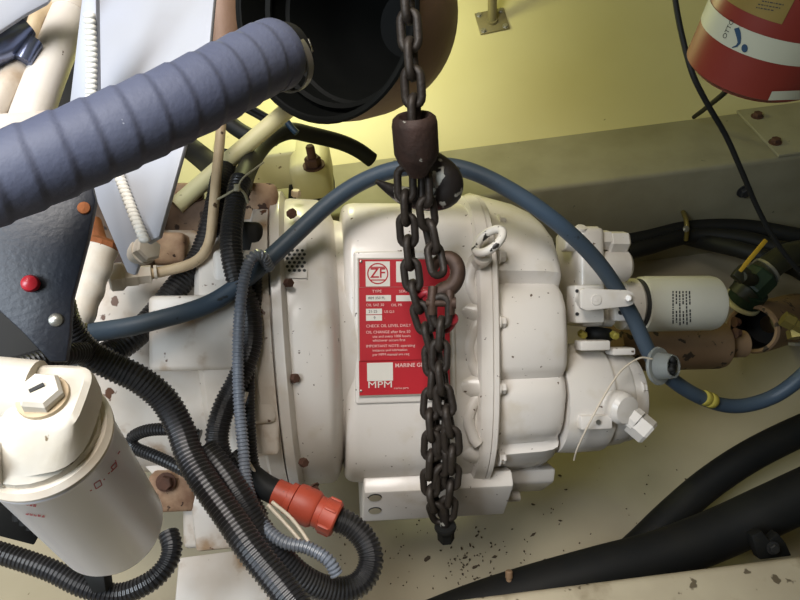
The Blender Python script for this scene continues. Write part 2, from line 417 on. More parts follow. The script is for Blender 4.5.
# lifting eye
le = tube('lifting_eye', [], .0, M_WHITE) if False else None
c = gw(489, 241, .238); ax1 = (XG*.74+VG*.62+WG*.2).normalized(); ax2 = (WG*.80-VG*.55+XG*.25).normalized()
ring = [c+ax1*(.024*math.cos(a))+ax2*(.017*math.sin(a)) for a in [2*math.pi*i/16 for i in range(17)]]
M_EYE = mat('chipped_white_eye', 'd8d2c8', .4, chip='2e2a26', cscale=60, cthr=.58)
tube('lifting_eye', ring, .0065, M_EYE, gb, 12, .004)
lathe('eye_base', [(-.03, .014), (0, .014), (.004, .011)], M_WHITE, gb, zframe(gw(483, 257, .226), WG*.8+VG*.2), 20)
# bolts of the bell flange, rusty and white ones
for px, py, w_ in ((293, 378, .248), (302, 462, .215)):
    bolt(gb, gw(px, py, w_), XG*.55+WG*.8, .0068, .010, M_RUST, 'bolt', False)
bolt(gb, gw(287, 283, .242), XG*.55+WG*.8, .0068, .010, M_RUST, 'bolt', False)
for px, py, w_ in ((290, 215, .18),):
    bolt(gb, gw(px, py, w_), XG*.6+WG*.7+VG*.4, .0075, .010, M_RUST, 'bolt', False)
bolt(gb, gw(296, 196, .13), WG*.5+VG*.8, .0075, .010, M_TAN, 'bolt', False)
bolt(gb, gw(312, 487, .17), XG*.5-VG*.7+WG*.5, .0085, .014, M_RUST)
# perforated vent on the bell housing
vp = thing('x', 'x', 'x') if False else None
vc = gl(298, 262, .21)
def bell_pt(px, py, dr=0):
    """point on the bell's cylinder seen at this pixel"""
    r = .2495+dr
    D = ray(px, py); o_ = GI @ CAM; d_ = GI.to_3x3() @ D
    a = d_.y**2+d_.z**2; b_ = 2*(o_.y*d_.y+o_.z*d_.z); c_ = o_.y**2+o_.z**2-r*r
    t = (-b_-math.sqrt(b_*b_-4*a*c_))/(2*a); q = o_+d_*t
    n = Vector((0, q.y, q.z)).normalized()
    return G @ q, (G.to_3x3() @ n).normalized()
pts = []; nx_, ny_ = 4, 8
vs = []; fs = []
for i in range(nx_+1):
    for k in range(ny_+1):
        for dr in (.0006, .0028):
            p, n = bell_pt(284+23*i/nx_, 240+38*k/ny_, dr); vs.append(p)
def vi(i, k, t): return (i*(ny_+1)+k)*2+t
for i in range(nx_):
    for k in range(ny_):
        fs.append((vi(i, k, 1), vi(i+1, k, 1), vi(i+1, k+1, 1), vi(i, k+1, 1))); fs.append((vi(i, k, 0), vi(i, k+1, 0), vi(i+1, k+1, 0), vi(i+1, k, 0)))
for i in range(nx_):
    for k in (0, ny_): fs.append((vi(i, k, 0), vi(i+1, k, 0), vi(i+1, k, 1), vi(i, k, 1)))
for k in range(ny_):
    for i in (0, nx_): fs.append((vi(i, k, 0), vi(i, k+1, 0), vi(i, k+1, 1), vi(i, k, 1)))
vent = add('vent_plate', vs, fs, M_WHITE, gb); vent['label'] = 'small perforated vent plate on the bell housing'
hole_me = None
for k in range(6):
    for i in range(4):
        px, py = 288.2+5.0*i+(1.2 if k % 2 else -.9), 250.5+4.0*k
        if px > 304.5: continue
        p, n = bell_pt(px, py, .0029)
        if hole_me is None:
            hole_me = bpy.data.meshes.new('vent_hole'); bm = bmesh.new()
            bmesh.ops.create_cone(bm, cap_ends=True, segments=10, radius1=.0024, radius2=.0024, depth=.0012); bm.to_mesh(hole_me); bm.free(); finish(hole_me, M_INK, 30)
        place(hole_me, 'vent_hole', vent, zframe(p, n))

# ---- data plate on a raised pad
def gframe(px, py, w): return frame(gw(px, py, w), XG, VG, WG)
PW = .207
pad = rbox(gx(456, PW)-gx(354.5, PW), gl(400, 251, PW).y-gl(400, 403, PW).y, .010, .004, 3)
addbm('label_pad', pad, M_WHITE, gb, gframe(405.3, 327, PW-.0045))
PZ = PW+.0022
def prect(name, a, b, m, parent, z, th=.0006):
    p = gl(a[0], a[1], z); q = gl(b[0], b[1], z)
    bm = rbox(q.x-p.x, p.y-q.y, th, 0); return addbm(name, bm, m, parent, frame(G @ Vector(((p.x+q.x)/2, (p.y+q.y)/2, z)), XG, VG, WG), None)
plate = prect('data_plate', (357.5, 258), (451, 394.5), M_PLATE, gb, PZ, .0016); plate['label'] = 'red and white data plate with ZF and MPM marks'
Z1, Z2, Z3 = PZ+.0010, PZ+.0015, PZ+.0020
prect('red_field', (359, 259.5), (450, 286.3), M_RED, plate, Z1)
prect('red_field', (359, 287.5), (450, 359.7), M_RED, plate, Z1)
prect('red_field', (359, 360.9), (450, 392.8), M_RED, plate, Z1)
prect('emblem_panel', (365.5, 261.5), (390, 286.3), M_PWHITE, plate, Z2)
prect('emblem_panel', (396, 261.5), (420, 282), M_PWHITE, plate, Z2)
ec = gl(377.8, 273.6, Z3); EM = frame(G @ ec, XG, VG, WG); k_ = .00154
vs = []; fs = []; n = 40
for r in (10.3, 9.1):
    for i in range(n): vs.append((r*k_*math.cos(2*math.pi*i/n), r*k_*math.sin(2*math.pi*i/n), 0))
fs = [(i, (i+1) % n, n+(i+1) % n, n+i) for i in range(n)]
add('emblem_ring', vs, fs, M_RED, plate, EM, None)
text('emblem_letters', 'ZF', .0205, M_RED, plate, EM @ Matrix.Translation((0, .0002, 0)), 'CENTER', bold=.012)
for yy in (6.2, -6.2):
    addbm('emblem_bar', rbox(14.5*k_, 1.1*k_, .0004, 0), M_RED, plate, EM @ Matrix.Translation((0, yy*k_, 0)), None)
def ptext(s, px, py, h, m=None, align='LEFT', bold=None, sx=1):
    # h: cap height in pixels
    text('lettering', s, h*k_*1.42, m or M_LET, plate, frame(gw(px, py, Z3), XG, VG, WG) @ Matrix.Diagonal((sx, 1, 1, 1)), align, bold=bold or 0)
ptext('TYPE', 372, 291.4, 2.6, sx=1.15)
ptext('SERIAL', 399, 291.4, 2.6, sx=1.1)
prect('type_field', (366, 295.3), (391, 301), M_PWHITE, plate, Z2)
prect('type_field', (396, 295.3), (420, 301), M_PWHITE, plate, Z2)
ptext('IRM 350 PL', 368, 298.2, 2.4, M_INK, sx=1.05)
ptext('OIL SAE 30', 366, 305.2, 2.6, sx=1.0)
ptext('OIL PR', 391, 305.2, 2.6, sx=1.0)
prect('type_field', (366, 308.8), (382, 314.2), M_PWHITE, plate, Z2)
prect('type_field', (366, 315.2), (382, 320.6), M_PWHITE, plate, Z2)
ptext('21-25', 368.5, 311.6, 2.6, M_INK); ptext('9', 373.5, 318, 2.8, M_INK)
ptext('US Q.S', 384, 311.8, 2.4); ptext('.', 384, 317, 3)
ptext('CHECK OIL LEVEL DAILY', 366, 326.2, 2.8)
ptext('OIL CHANGE after first 50', 366, 332.4, 2.7)
ptext('use and every 1000 hours', 372.5, 336.6, 2.5)
ptext('whichever occurs first', 372.5, 340.6, 2.5)
ptext('IMPORTANT NOTE: operating', 366, 346.4, 2.6)
ptext('instance and lubrication', 372.5, 350.5, 2.5)
ptext('per MPM manual are req', 372.5, 354.8, 2.5)
prect('emblem_panel', (367, 363), (393, 380.5), M_PWHITE, plate, Z2)
ptext('MARINE GEAR', 395, 365.6, 3.8, sx=1.02, bold=.01)
ptext('MPM', 367.5, 385.2, 6.4, M_PWHITE, sx=1.3)
ptext('marine parts', 394, 388.3, 2.0)
for px, py in ((361, 391), (361, 261.5), (448, 391)):
    lathe('rivet', [(0, .002), (.0008, .0018), (.0012, .0008)], M_STEEL, plate, zframe(gw(px, py, Z2), WG), 10)

# ---- pump and valve block on the rear of the gearbox
def xlathe(name, pxs, py, w, m, parent=gb, seg=40, smooth=35, cw=None):
    """turned along the shaft: list of (px, radius in px at that depth)"""
    o_ = gl(pxs[0][0], py, w); s = .00158
    base = G @ o_
    M2 = frame(base, VG, WG, XG)
    prof = [(gl(px, py, w).x-o_.x, rp*s) for px, rp in pxs]
    return lathe(name, prof, m, parent, M2, seg, smooth)
xlathe('pump_body', [(550, 58), (565, 59), (592, 58), (594, 57), (594.5, 54), (612, 52), (615, 50)], 398, .10, M_WHITE)
xlathe('pump_cover', [(614, 50), (622, 49), (628, 46), (632, 38), (633, 20)], 396, .10, M_WHITE)
bolt(gb, gw(640, 388, .165), XG, .009, .01, M_WHITE)
addbm('pump_ledge', rbox(.052, .022, .03, .003), M_WHITE, gb, gframe(593, 421, .188))
lathe('ledge_screw', [(0, .004), (.002, .004), (.0022, .0018)], M_STEEL, gb, zframe(gw(598, 422, .205), WG), 12)
addbm('pump_pad', rbox(.05, .016, .03, .003), M_WHITE, gb, gframe(592, 345, .165))
addbm('pump_pad', rbox(.04, .012, .03, .003), M_WHITE, gb, gframe(620, 351, .15))
# elbow union at the lower right
ub = gw(622, 408, .20)
lathe('union_body', [(-.05, .02), (-.01, .026), (.004, .0265), (.012, .022), (.014, .01)], M_WHITE, gb, zframe(ub, WG*.9+XG*.3-VG*.15), 16, 30)
ud = (XG*.62-VG*.62+WG*.45).normalized()
lathe('union_stub', [(0, .0185), (.022, .0195)], M_WHITE, gb, zframe(gw(626, 412, .19), ud), 8, 20)
lathe('union_nut', [(0, .0215), (.028, .0215), (.032, .018)], M_WHITE, gb, zframe(gw(633, 420, .192), ud), 6, 20)
# valve block, upper part
addbm('valve_block', rbox(.046, .17, .12, .010, 3), M_WHITE, gb, gframe(579, 278, .065))
addbm('valve_plate', rbox(.050, .062, .04, .004), M_WHITE, gb, gframe(585, 304, .150))
for px, py in ((577, 291), (577, 314)):
    lathe('screw_hole', [(0, .003), (.001, .003)], M_INK, gb, zframe(gw(px, py, .1706), WG), 10)
def xcyl(name, pxa, pxb, py, r, w, m, seg=24, ch=.002):
    a = gw(pxa, py, w); b = gw(pxb, py, w); L = (b-a).length
    return lathe(name, [(0, r-ch), (ch, r), (L-ch, r), (L, r-ch)], m, gb, zframe(a, b-a), seg, 25)
xcyl('top_port', 562, 597, 239, .022, .10, M_WHITE)
xcyl('port_fitting', 595, 609, 240, .018, .10, M_WHITE, 6)
xcyl('port_plug', 607, 627, 242, .0195, .10, M_WHITE, 6, .004)
lathe('port_screw', [(0, .010), (.004, .009), (.0045, .005)], M_WHITE, gb, zframe(gw(581, 229, .118), WG*.6+VG*.8), 16)
xcyl('pilot_boss', 590, 628, 266, .028, .09, M_WHITE, 28, .006)
xcyl('pilot_stem', 590, 612, 312, .026, .10, M_WHITE, 24, .004)
# shift lever
lv = [(580.5, 290), (586, 287.5), (600, 289), (628, 290), (633, 292), (636, 298), (633.5, 304.5), (628, 306.5), (604, 309), (587, 311), (581, 308)]
LW = .205
pts = [gl(px, py, LW) for px, py in lv]
lever = prism('shift_lever', [(p.x, p.y) for p in pts], .010, M_WHITE, gb, G @ Matrix.Translation((0, 0, LW)), .002)
lathe('lever_hub', [(-.05, .016), (0, .016)], M_WHITE, gb, zframe(gw(592, 299.5, LW-.008), WG), 20)
lathe('lever_screw', [(0, .0085), (.002, .008), (.0022, .0025), (.003, .0024)], M_WHITE, lever, zframe(gw(596, 300, LW), WG), 18)
lathe('lever_pin', [(0, .0055), (.010, .0055), (.012, .004)], M_WHITE, lever, zframe(gw(629, 298, LW), WG*.8-XG*.5), 14)
lathe('pin_hole', [(0, .0042), (.001, .0042)], M_INK, gb, zframe(gw(620.5, 312.5, .15), WG), 12)
addbm('pilot_pad', rbox(.03, .03, .04, .004), M_WHITE, gb, gframe(618, 312, .129))
for px, py in ((581, 333), (613, 334)):
    lathe('yellow_plug', [(0, .007), (.012, .007), (.014, .005)], M_YTAPE, gb, zframe(gw(px, py, .12), WG-VG*.3), 6, 20)
tube('pressure_switch', [gw(588, 333, .10), gw(600, 334, .115), gw(608, 335, .10)], .012, M_RUB, gb)

# gearbox oil filter
gf = thing('gearbox_oil_filter', 'pale horizontal spin-on filter screwed into the rear of the gearbox', 'filter', loc=gw(690, 304, .04))
fs_ = .00172
fo = gl(640, 304, .05); FMx = frame(G @ fo, VG, WG, XG)
def fp(px): return gl(px, 304, .09).x-fo.x
lathe('canister', [(fp(650), .046), (fp(651), .050), (fp(656), .051), (fp(722), .0508), (fp(726), .049), (fp(728), .044), (fp(728.5), .02)], M_CAN2, gf, FMx, 48)
lathe('seal_ring', [(fp(646), .042), (fp(647), .0465), (fp(651), .0465), (fp(652), .042)], M_INK, gf, FMx, 40)
lathe('filter_base', [(fp(628), .040), (fp(630), .0465), (fp(644), .0475), (fp(647), .043)], M_WHITE, gf, FMx, 40)
def filt_pt(px, py, dr=.0004):
    r = .0508+dr; o_ = FMx.inverted() @ CAM; d_ = FMx.to_3x3().inverted() @ ray(px, py)
    a = d_.x**2+d_.y**2; b_ = 2*(o_.x*d_.x+o_.y*d_.y); c_ = o_.x**2+o_.y**2-r*r
    t = (-b_-math.sqrt(max(0, b_*b_-4*a*c_)))/(2*a); q = o_+d_*t
    return FMx @ q, (FMx.to_3x3() @ Vector((q.x, q.y, 0))).normalized()
random.seed(3)
vs = []; fs = []
for col_ in range(6):
    px = 672.3+3.3*col_; py = 291
    while py < 322:
        h = random.uniform(1.2, 3.6)
        if 304.5 < py+h/2 < 310.5 and col_ in (1, 3, 5): py += 2; continue
        b0 = len(vs)
        for dx, dy in ((0, 0), (1.5, .0), (1.5, h), (0, h)): vs.append(filt_pt(px+dx+(py-291)*.02*col_*.3, py+dy)[0])
        fs.append((b0, b0+1, b0+2, b0+3)); py += h+.8
add('printing', vs, fs, M_INK, gf, None, None)
# milky cap with a wire, hung from the gearbox end
mc = thing('plastic_cap', 'milky round plastic cap with dark grease inside hanging beside the pump', 'cap', loc=gw(658, 366, .19))
MCM = zframe(gw(657, 366, .175), XG*.45+WG*.88+VG*.05) @ Matrix.Scale(1.0, 4)
lathe('cap_flange', [(0, .030), (.003, .0315), (.006, .030), (.006, .022), (.003, .021), (.002, .012)], M_CLEAR, mc, MCM, 32)
lathe('cap_cup', [(.004, .0225), (.026, .020), (.030, .0185), (.030, .016), (.008, .014), (.008, .002)], M_CLEAR, mc, MCM, 28)
for k in range(7):
    a = k*2.4; p = MCM @ Vector((.009*math.cos(a)*(k % 3)/1.5, .009*math.sin(a), .026+.003*(k % 2)))
    bm = bmesh.new(); bmesh.ops.create_icosphere(bm, subdivisions=2, radius=.0062)
    for v in bm.verts: v.co *= random.uniform(.75, 1.15)
    addbm('grease_lump', bm, M_RUB, mc, Matrix.Translation(p), 60)
o = tube('white_wire', [gw(574, 460, .17), gw(578, 447, .195), (gw(592, 418, .225)), gw(610, 386, .215), gw(624, 368, .205), gw(640, 358, .195), gw(652, 359, .19)], .0016, M_WIRE, None, 8, .004)
setprops(o, 'thin white wire bowed across the rear pump to the plastic cap', 'wire')
# ------------------------------------------------------------------ engine end (left)
en = thing('engine_block', 'white painted engine flywheel housing with rusty edges left of the gearbox', 'engine', loc=at(220, 470, 1.05))
def blk(name, quad, th, m, parent=en, bev=.004): return slab(name, [at(*p) for p in quad], th, m, parent, bev)
# flywheel housing, round, sharing the bell's joint plane
ring_b = [(xa-.11, .225, .065), (xa-.10, .240, .065), (xa-.03, .246, .062), (xa-.024, .258, .062), (xa-.002, .258, .06)]
loft('flywheel_housing', [ring_sec(x, r, r, 2.0, 64, 0, 0, sh) for x, r, sh in ring_b], M_WHITE2, en, G, 35)
loft('engine_body', [ring_sec(x, r, r*.95, 2.6, 40, 0, -.01, .065) for x, r in ((xa-.42, .20), (xa-.40, .215), (xa-.12, .215), (xa-.105, .21))], M_WHITE2, en, G, 35)
# cast steps and the recessed pocket on the housing's front
addbm('cast_step', rbox(.175, .105, .05, .008, 3), M_WHITE2, en, gframe(216, 332, .222))
addbm('cast_step', rbox(.042, .085, .05, .010, 3), M_WHITE2, en, gframe(263, 392, .222))
addbm('cast_step', rbox(.070, .055, .06, .006, 3), M_WHITE2, en, gframe(256, 433, .208))
addbm('cast_step', rbox(.06, .05, .05, .008, 3), M_WHITE2, en, gframe(236, 268, .195))
addbm('cast_step', rbox(.10, .07, .06, .01, 3), M_WHITE2, en, gframe(218, 520, .10))
addbm('rusty_lug', rbox(.07, .06, .06, .008, 3), M_RUSTY, en, gframe(176, 488, .12))
addbm('rusty_lug', rbox(.065, .07, .06, .012, 3), M_RUSTY, en, gframe(181, 206, .07))
addbm('rusty_lug', rbox(.05, .05, .06, .01, 3), M_RUSTY, en, gframe(172, 250, .15))
addbm('rusty_lug', rbox(.07, .12, .05, .012, 3), M_RUSTY, en, gframe(256, 222, .12))
addbm('rusty_casting', rbox(.11, .10, .10, .02, 3), M_RUST_SHADE, en, gframe(196, 232, .075))  # rusty lumps whose dark colour also stands in for shaded voids
addbm('rusty_casting', rbox(.08, .07, .08, .02, 3), M_RUST_SHADE, en, gframe(168, 285, .12))
addbm('rusty_casting', rbox(.09, .13, .10, .015, 3), M_RUST_SHADE, en, gframe(128, 235, .15))
addbm('dark_lug', rbox(.05, .05, .06, .01, 3), M_RUB, en, gframe(247, 240, .175))
bolt(en, gw(196, 197, .11), VG*.7+WG*.7, .010, .012, M_RUST)
bolt(en, gw(166, 482, .155), WG, .011, .012, M_RUST)
lathe('lug_eye', [(0, .017), (.008, .017), (.010, .014)], M_TAN, en, zframe(at(171, 263, .985), -FW), 24)
lathe('lug_hole', [(0, .006), (.0012, .006)], M_INK, en, zframe(at(171, 263, .974), -FW), 16)
slab('cast_web', pix((98, 372, 1.0), (150, 380, 1.0), (170, 470, 1.0), (165, 490, 1.0), (118, 440, 1.0)), .05, M_WHITE2, en, .006)
# pile of flaked paint in the pocket
# cream mounting foot at the bottom
mt = thing('engine_mount', 'cream painted engine mounting foot under the looms at the lower edge', 'mount', loc=at(230, 600, .92))
slab('mount_top', [at(178, 556, .93), at(262, 545, .95), at(300, 580, .93), at(320, 640, .86), at(172, 640, .86)], .04, M_WHITE2, mt, .005)
slab('mount_web', [at(186, 470, .99), at(236, 490, .99), at(240, 548, .97), at(196, 552, .97)], .03, M_WHITE2, mt, .005)
# far engine mount on the stringer
fm = thing('far_engine_mount', 'pale yellow mounting block with a rusty stud on the grey stringer', 'mount', loc=hit_y(290, 180, .42))
def wbox(name, px, py, d, s, m, parent, bev=.006):
    return addbm(name, rbox(*s, bev, 3), m, parent, Matrix.Translation(at(px, py, d)))
wbox('mount_block', 262, 160, 1.44, (.20, .12, .09), M_CREAM, fm)
wbox('mount_arm', 312, 170, 1.40, (.085, .13, .10), M_CREAM, fm, .02)
wbox('mount_underside', 312, 192, 1.42, (.10, .10, .03), M_RUB, fm, .004)  # black block along the dark underside of the arm
bolt(fm, at(314, 166, 1.315), (0, 0, 1), .017, .022, M_RUST, 'mount_nut')
lathe('stud', [(0, .009), (.045, .009), (.048, .007)], M_RUST, fm, zframe(at(314, 166, 1.315), (0, 0, 1)), 12)

# bracket plate with weld bead
br = thing('support_bracket', 'pale welded angle bracket plate hanging behind the big hose', 'bracket', loc=at(150, 250, .72))
def pplane(px, py, ref, n): return hit_plane(px, py, ref, n)
PN = (-FW*.85-RT*.25+UP*.25).normalized(); PR = at(140, 130, .68)
plate_px = [(95, -25), (216, -25), (208, 60), (183, 150), (159, 236), (147, 243), (117, 172), (98, 108)]
slab('plate', [pplane(x, y, PR, PN) for x, y in plate_px], .006, M_ALU, br, .0012)
P2 = pplane(110, 150, PR, PN); N2 = (-FW*.9-RT*.1-UP*.3).normalized()
fl_px = [(86, -25), (97, -25), (99, 108), (118, 172), (148, 242), (136, 276), (128, 273), (92, 188), (70, 112)]
slab('flange_strip', [pplane(x, y, P2, N2)+WG*.004 for x, y in fl_px], .008, M_ALU, br, .0015)
weld = [(96, 20), (98, 60), (97, 105)], [(118, 170), (128, 196), (138, 222), (146, 240)]
k = 0
for seg_ in weld:
    sp, rr = spline([pplane(x, y, PR, PN) if seg_[0][1] > 100 else pplane(x-3, y, P2, N2)+WG*.004 for x, y in seg_]); P_, _, L_ = resample(sp, rr, .0052)
    bead = None
    for p in P_:
        bm = bmesh.new(); bmesh.ops.create_icosphere(bm, subdivisions=2, radius=.0050)
        for v in bm.verts: v.co = Vector((v.co.x*1.25, v.co.y*.75, v.co.z*.75))
        addbm('weld_bead', bm, M_WELD, br, frame(p+WG*.0055, RT, UP, -FW), 60)
bolt(br, at(143, 251, .72), -FW*.6+RT*.7+UP*.2, .015, .016, M_TAPE, 'bolt', False)
lathe('bolt_rim', [(-.012, .014), (0, .0155), (.003, .0155)], M_TAPE, br, zframe(at(143, 251, .72), -FW*.6+RT*.7+UP*.2), 20)

# big blue-grey hose
bh = thing('ribbed_hose', 'thick blue-grey ribbed hose slanting across the upper left', 'hose', loc=at(0, 180, .50))
tube('hose_body', pix((-60, 200, .48), (0, 179, .495), (70, 151, .515), (140, 121, .54), (200, 93, .57), (240, 72, .60), (262, 60, .62), (272, 56, .63)), .0325, M_BHOSE, bh, 40, .0014, helix=(.026, .0015), smooth=50)
ed = (at(292, 50, .66)-at(262, 62, .625)).normalized()
lathe('hose_cuff', [(-.004, .0335), (.004, .0345), (.013, .0345), (.017, .033), (.018, .029), (.018, .024)], M_BHOSE, bh, zframe(at(268, 58, .627), ed), 40)
HCM = zframe(at(283, 62, .65), ed)
lathe('hose_clamp', [(0, .030), (0, .0315), (.009, .0315), (.009, .030)], M_STEEL, bh, HCM, 40, caps=False)
lathe('hose_stub', [(-.01, .027), (.03, .027)], M_RUB, bh, zframe(at(272, 57, .635), ed), 32)
addbm('clamp_screw', rbox(.012, .009, .018, .002), M_STEEL, bh, frame(at(306, 47, .66), (RT*.9+UP*.3).normalized(), (UP*.9-RT*.3).normalized(), -FW))
for k in range(8):
    a = math.radians(195+k*9); p = HCM @ Vector((.0316*math.cos(a), .0316*math.sin(a), .0045))

# exhaust elbow
ex = thing('exhaust_elbow', 'open soot-black exhaust elbow with brown outer wall at the top', 'exhaust', loc=at(330, 20, .78))
EN = (-FW*.84-RT*.50-UP*.27).normalized()
EXM = zframe(at(320, 8, .90), EN, UP)
R_ = .155
seg = 56
lathe('outer_wall', [(0, R_), (-.010, R_+.001), (-.06, R_+.001), (-.11, R_-.004), (-.17, R_-.02), (-.22, R_-.05), (-.26, R_-.09), (-.27, .005)], M_EXH, ex, EXM, seg, 50, caps=False)
lathe('inner_wall', [(0, R_-.001), (.002, R_-.004), (0, R_-.008), (-.015, R_-.010), (-.05, R_-.012), (-.052, R_-.020), (-.085, R_-.024), (-.088, R_-.030), (-.18, R_-.045), (-.22, R_-.07), (-.255, R_-.10), (-.262, .0005)], M_SOOT, ex, EXM, seg, 40, caps=False)
lathe('rim', [(-.006, R_+.001), (0, R_+.003), (.003, R_), (.002, R_-.005), (-.004, R_-.006)], M_SOOT, ex, EXM, seg, 40, caps=False)
lathe('inner_step', [(-.045, R_-.016), (-.042, R_-.019), (-.045, R_-.026), (-.050, R_-.026)], M_SOOT, ex, EXM, seg, 40, caps=False)
tube('outlet_pipe', pix((226, 70, 1.10), (224, 40, 1.09), (222, 0, 1.08), (222, -50, 1.08)), .032, M_EXH, ex, 20)

# ------------------------------------------------------------------ hoses and looms
def hose(name, label, cat, pts, r, m, ridge=None, group=None, seg=14, extra=None):
    P_ = pix(*pts)
    if extra is None:
        o = tube(name, P_, r, m, None, seg, ridge=ridge); return setprops(o, label, cat, group)
    t = thing(name, label, cat, loc=P_[0], group=group); tube('hose_body' if 'hose' in name else 'tube_body', P_, r, m, t, seg, ridge=ridge); return t
bl = hose('blue_hose', 'long blue rubber hose arching over the gearbox and down to the right', 'hose',
     [(66, 336, .79), (110, 330, .82), (150, 322, .84), (215, 301, .87), (270, 258, .885), (330, 203, .92), (370, 178, .94), (410, 167, .95), (460, 168, .95), (510, 190, .95), (560, 225, .96), (600, 265, 1.0), (630, 312, 1.045), (655, 362, 1.06), (690, 392, 1.09), (730, 406, 1.12), (768, 399, 1.12), (800, 378, 1.1), (830, 345, 1.1), (870, 310, 1.15), (930, 285, 1.25), (1010, 275, 1.38)], .0125, M_BLUE, seg=18, extra=1)
for a, b in (((704, 397.5), (707, 399)), ((710, 400), (713, 401))):
    p = at(*a, 1.096); q = at(*b, 1.1); lathe('yellow_band', [(-.002, .0125), (0, .0136), ((q-p).length*.75, .0136), ((q-p).length*.75+.002, .0125)], M_YTAPE, bl, zframe(p, q-p), 18)
RG = (.0052, .0016)
hose('corrugated_loom', 'black corrugated loom running down beside the bell housing behind the thin grey one', 'cable loom',
     [(241, 180, .935), (237, 195, .92), (231, 238, .89), (236, 275, .88), (249, 308, .88), (251, 342, .875), (240, 376, .86), (224, 408, .85), (217, 440, .84), (226, 468, .84), (244, 494, .84), (258, 520, .83)], .0158, M_LOOM, RG, 'corrugated cable looms')
hose('corrugated_loom', 'thin shiny grey corrugated loom hooking over beside the bell housing', 'cable loom',
     [(269, 268, .88), (262, 256, .86), (252, 258, .85), (245, 275, .845), (240, 310, .84), (238, 350, .835), (239, 400, .825), (243, 445, .815), (247, 485, .80), (260, 520, .775), (282, 541, .76), (308, 548, .755), (328, 560, .75), (337, 575, .75)], .0080, M_LOOMG, (.0048, .0015), 'corrugated cable looms')
hose('corrugated_loom', 'black corrugated loom curving behind the white bent pipe', 'cable loom',
     [(226, 158, 1.05), (221, 185, 1.0), (213, 222, .975), (200, 258, .96), (178, 286, .935), (154, 316, .91), (130, 340, .88), (104, 356, .85), (78, 362, .80)], .0185, M_LOOM, (.006, .0018), 'corrugated cable looms')
hose('corrugated_loom', 'thick black corrugated loom from the control panel down to the lower edge', 'cable loom',
     [(58, 300, .70), (66, 325, .715), (84, 350, .73), (112, 366, .745), (140, 380, .755), (164, 400, .765), (180, 428, .765), (190, 456, .755), (206, 484, .74), (228, 515, .725), (252, 550, .705), (280, 585, .69), (310, 625, .67)], .0172, M_LOOM, RG, 'corrugated cable looms')
hose('corrugated_loom', 'black corrugated loom bent in a loop below the orange connector', 'cable loom',
     [(336, 519, .835), (350, 525, .835), (365, 540, .83), (371, 560, .82), (363, 580, .81), (345, 590, .80), (320, 587, .79), (296, 573, .78), (274, 549, .775), (256, 524, .775), (240, 497, .78), (222, 470, .79), (205, 450, .80)], .0165, M_LOOM, RG, 'corrugated cable looms')
hose('corrugated_loom', 'black corrugated loom sagging under the white oil filter', 'cable loom',
     [(-25, 546, .76), (10, 556, .76), (50, 570, .76), (85, 587, .76), (118, 594, .765), (148, 583, .77), (166, 566, .78), (172, 548, .79), (168, 532, .80)], .0128, M_LOOM, (.005, .0015), 'corrugated cable looms')
hose('corrugated_loom', 'black corrugated loom entering at the left edge under the control panel', 'cable loom',
     [(-25, 382, .60), (5, 372, .62), (35, 363, .65), (62, 355, .68), (84, 352, .72)], .0125, M_LOOM, RG, 'corrugated cable looms')
hose('corrugated_loom', 'thin black corrugated loom looped left of the cable bundle', 'cable loom',
     [(200, 436, .84), (178, 430, .84), (150, 430, .85), (133, 437, .86), (134, 447, .86), (152, 455, .85), (176, 466, .84), (200, 480, .83), (225, 500, .81)], .0085, M_LOOM, (.0045, .0012), 'corrugated cable looms')
hose('corrugated_loom', 'thin black corrugated loom pressed against the gearbox side of the bundle', 'cable loom',
     [(256, 262, .90), (256, 300, .895), (250, 340, .885), (249, 390, .87), (250, 430, .86), (255, 470, .86), (275, 495, .85)], .0085, M_LOOM, (.0045, .0012), 'corrugated cable looms')
for i, (pts, lab) in enumerate((([(247, 392, .85), (240, 420, .845), (243, 450, .845), (256, 474, .845), (266, 486, .84)], 'thin cream wire running behind the grey loom'),
     ([(268, 505, .80), (282, 520, .79), (298, 538, .78), (308, 552, .775)], 'outer cream wire below the orange connector'),
     ([(272, 502, .805), (290, 517, .795), (304, 535, .785), (314, 552, .775)], 'inner cream wire nearest the orange connector'))):
    o = tube('cream_wire', pix(*pts), .0024, M_WIRE, None, 8, .004); setprops(o, lab, 'wire', 'loose cream wires')
# orange connector
oc = thing('cable_connector', 'orange-red plastic cable connector with stepped collars', 'connector', loc=at(305, 510, .83))
ca, cb = at(270, 489, .845), at(341, 522, .83); cd = cb-ca; CL = cd.length; CMx = zframe(ca, cd)
lathe('connector_plug', [(CL*.08, .010), (CL*.08, .0175), (CL*.26, .0175), (CL*.27, .021), (CL*.34, .021), (CL*.35, .0195)], M_ORANGE, oc, CMx, 28)
lathe('connector_body', [(CL*.35, .0195), (CL*.36, .0235), (CL*.42, .0245), (CL*.62, .0245), (CL*.66, .022)], M_ORANGE, oc, CMx, 32)
lathe('connector_collar', [(CL*.66, .022), (CL*.67, .0205), (CL*.74, .0205), (CL*.75, .0225), (CL*.93, .0225), (CL*.95, .0205), (CL*.95, .015)], M_ORANGE, oc, CMx, 32)
for k in range(6):
    a = k*math.pi/3; addbm('grip_rib', rbox(.004, .004, CL*.15, .001), M_ORANGE, oc, CMx @ Matrix.Translation((.0225*math.cos(a), .0225*math.sin(a), CL*.84)))
tube('cable_boot', [at(232, 455, .86), at(250, 472, .855), at(266, 487, .848), ca+cd*.12], .0155, M_RUB, oc, 14, radii=[.011, .013, .0165, .0165])
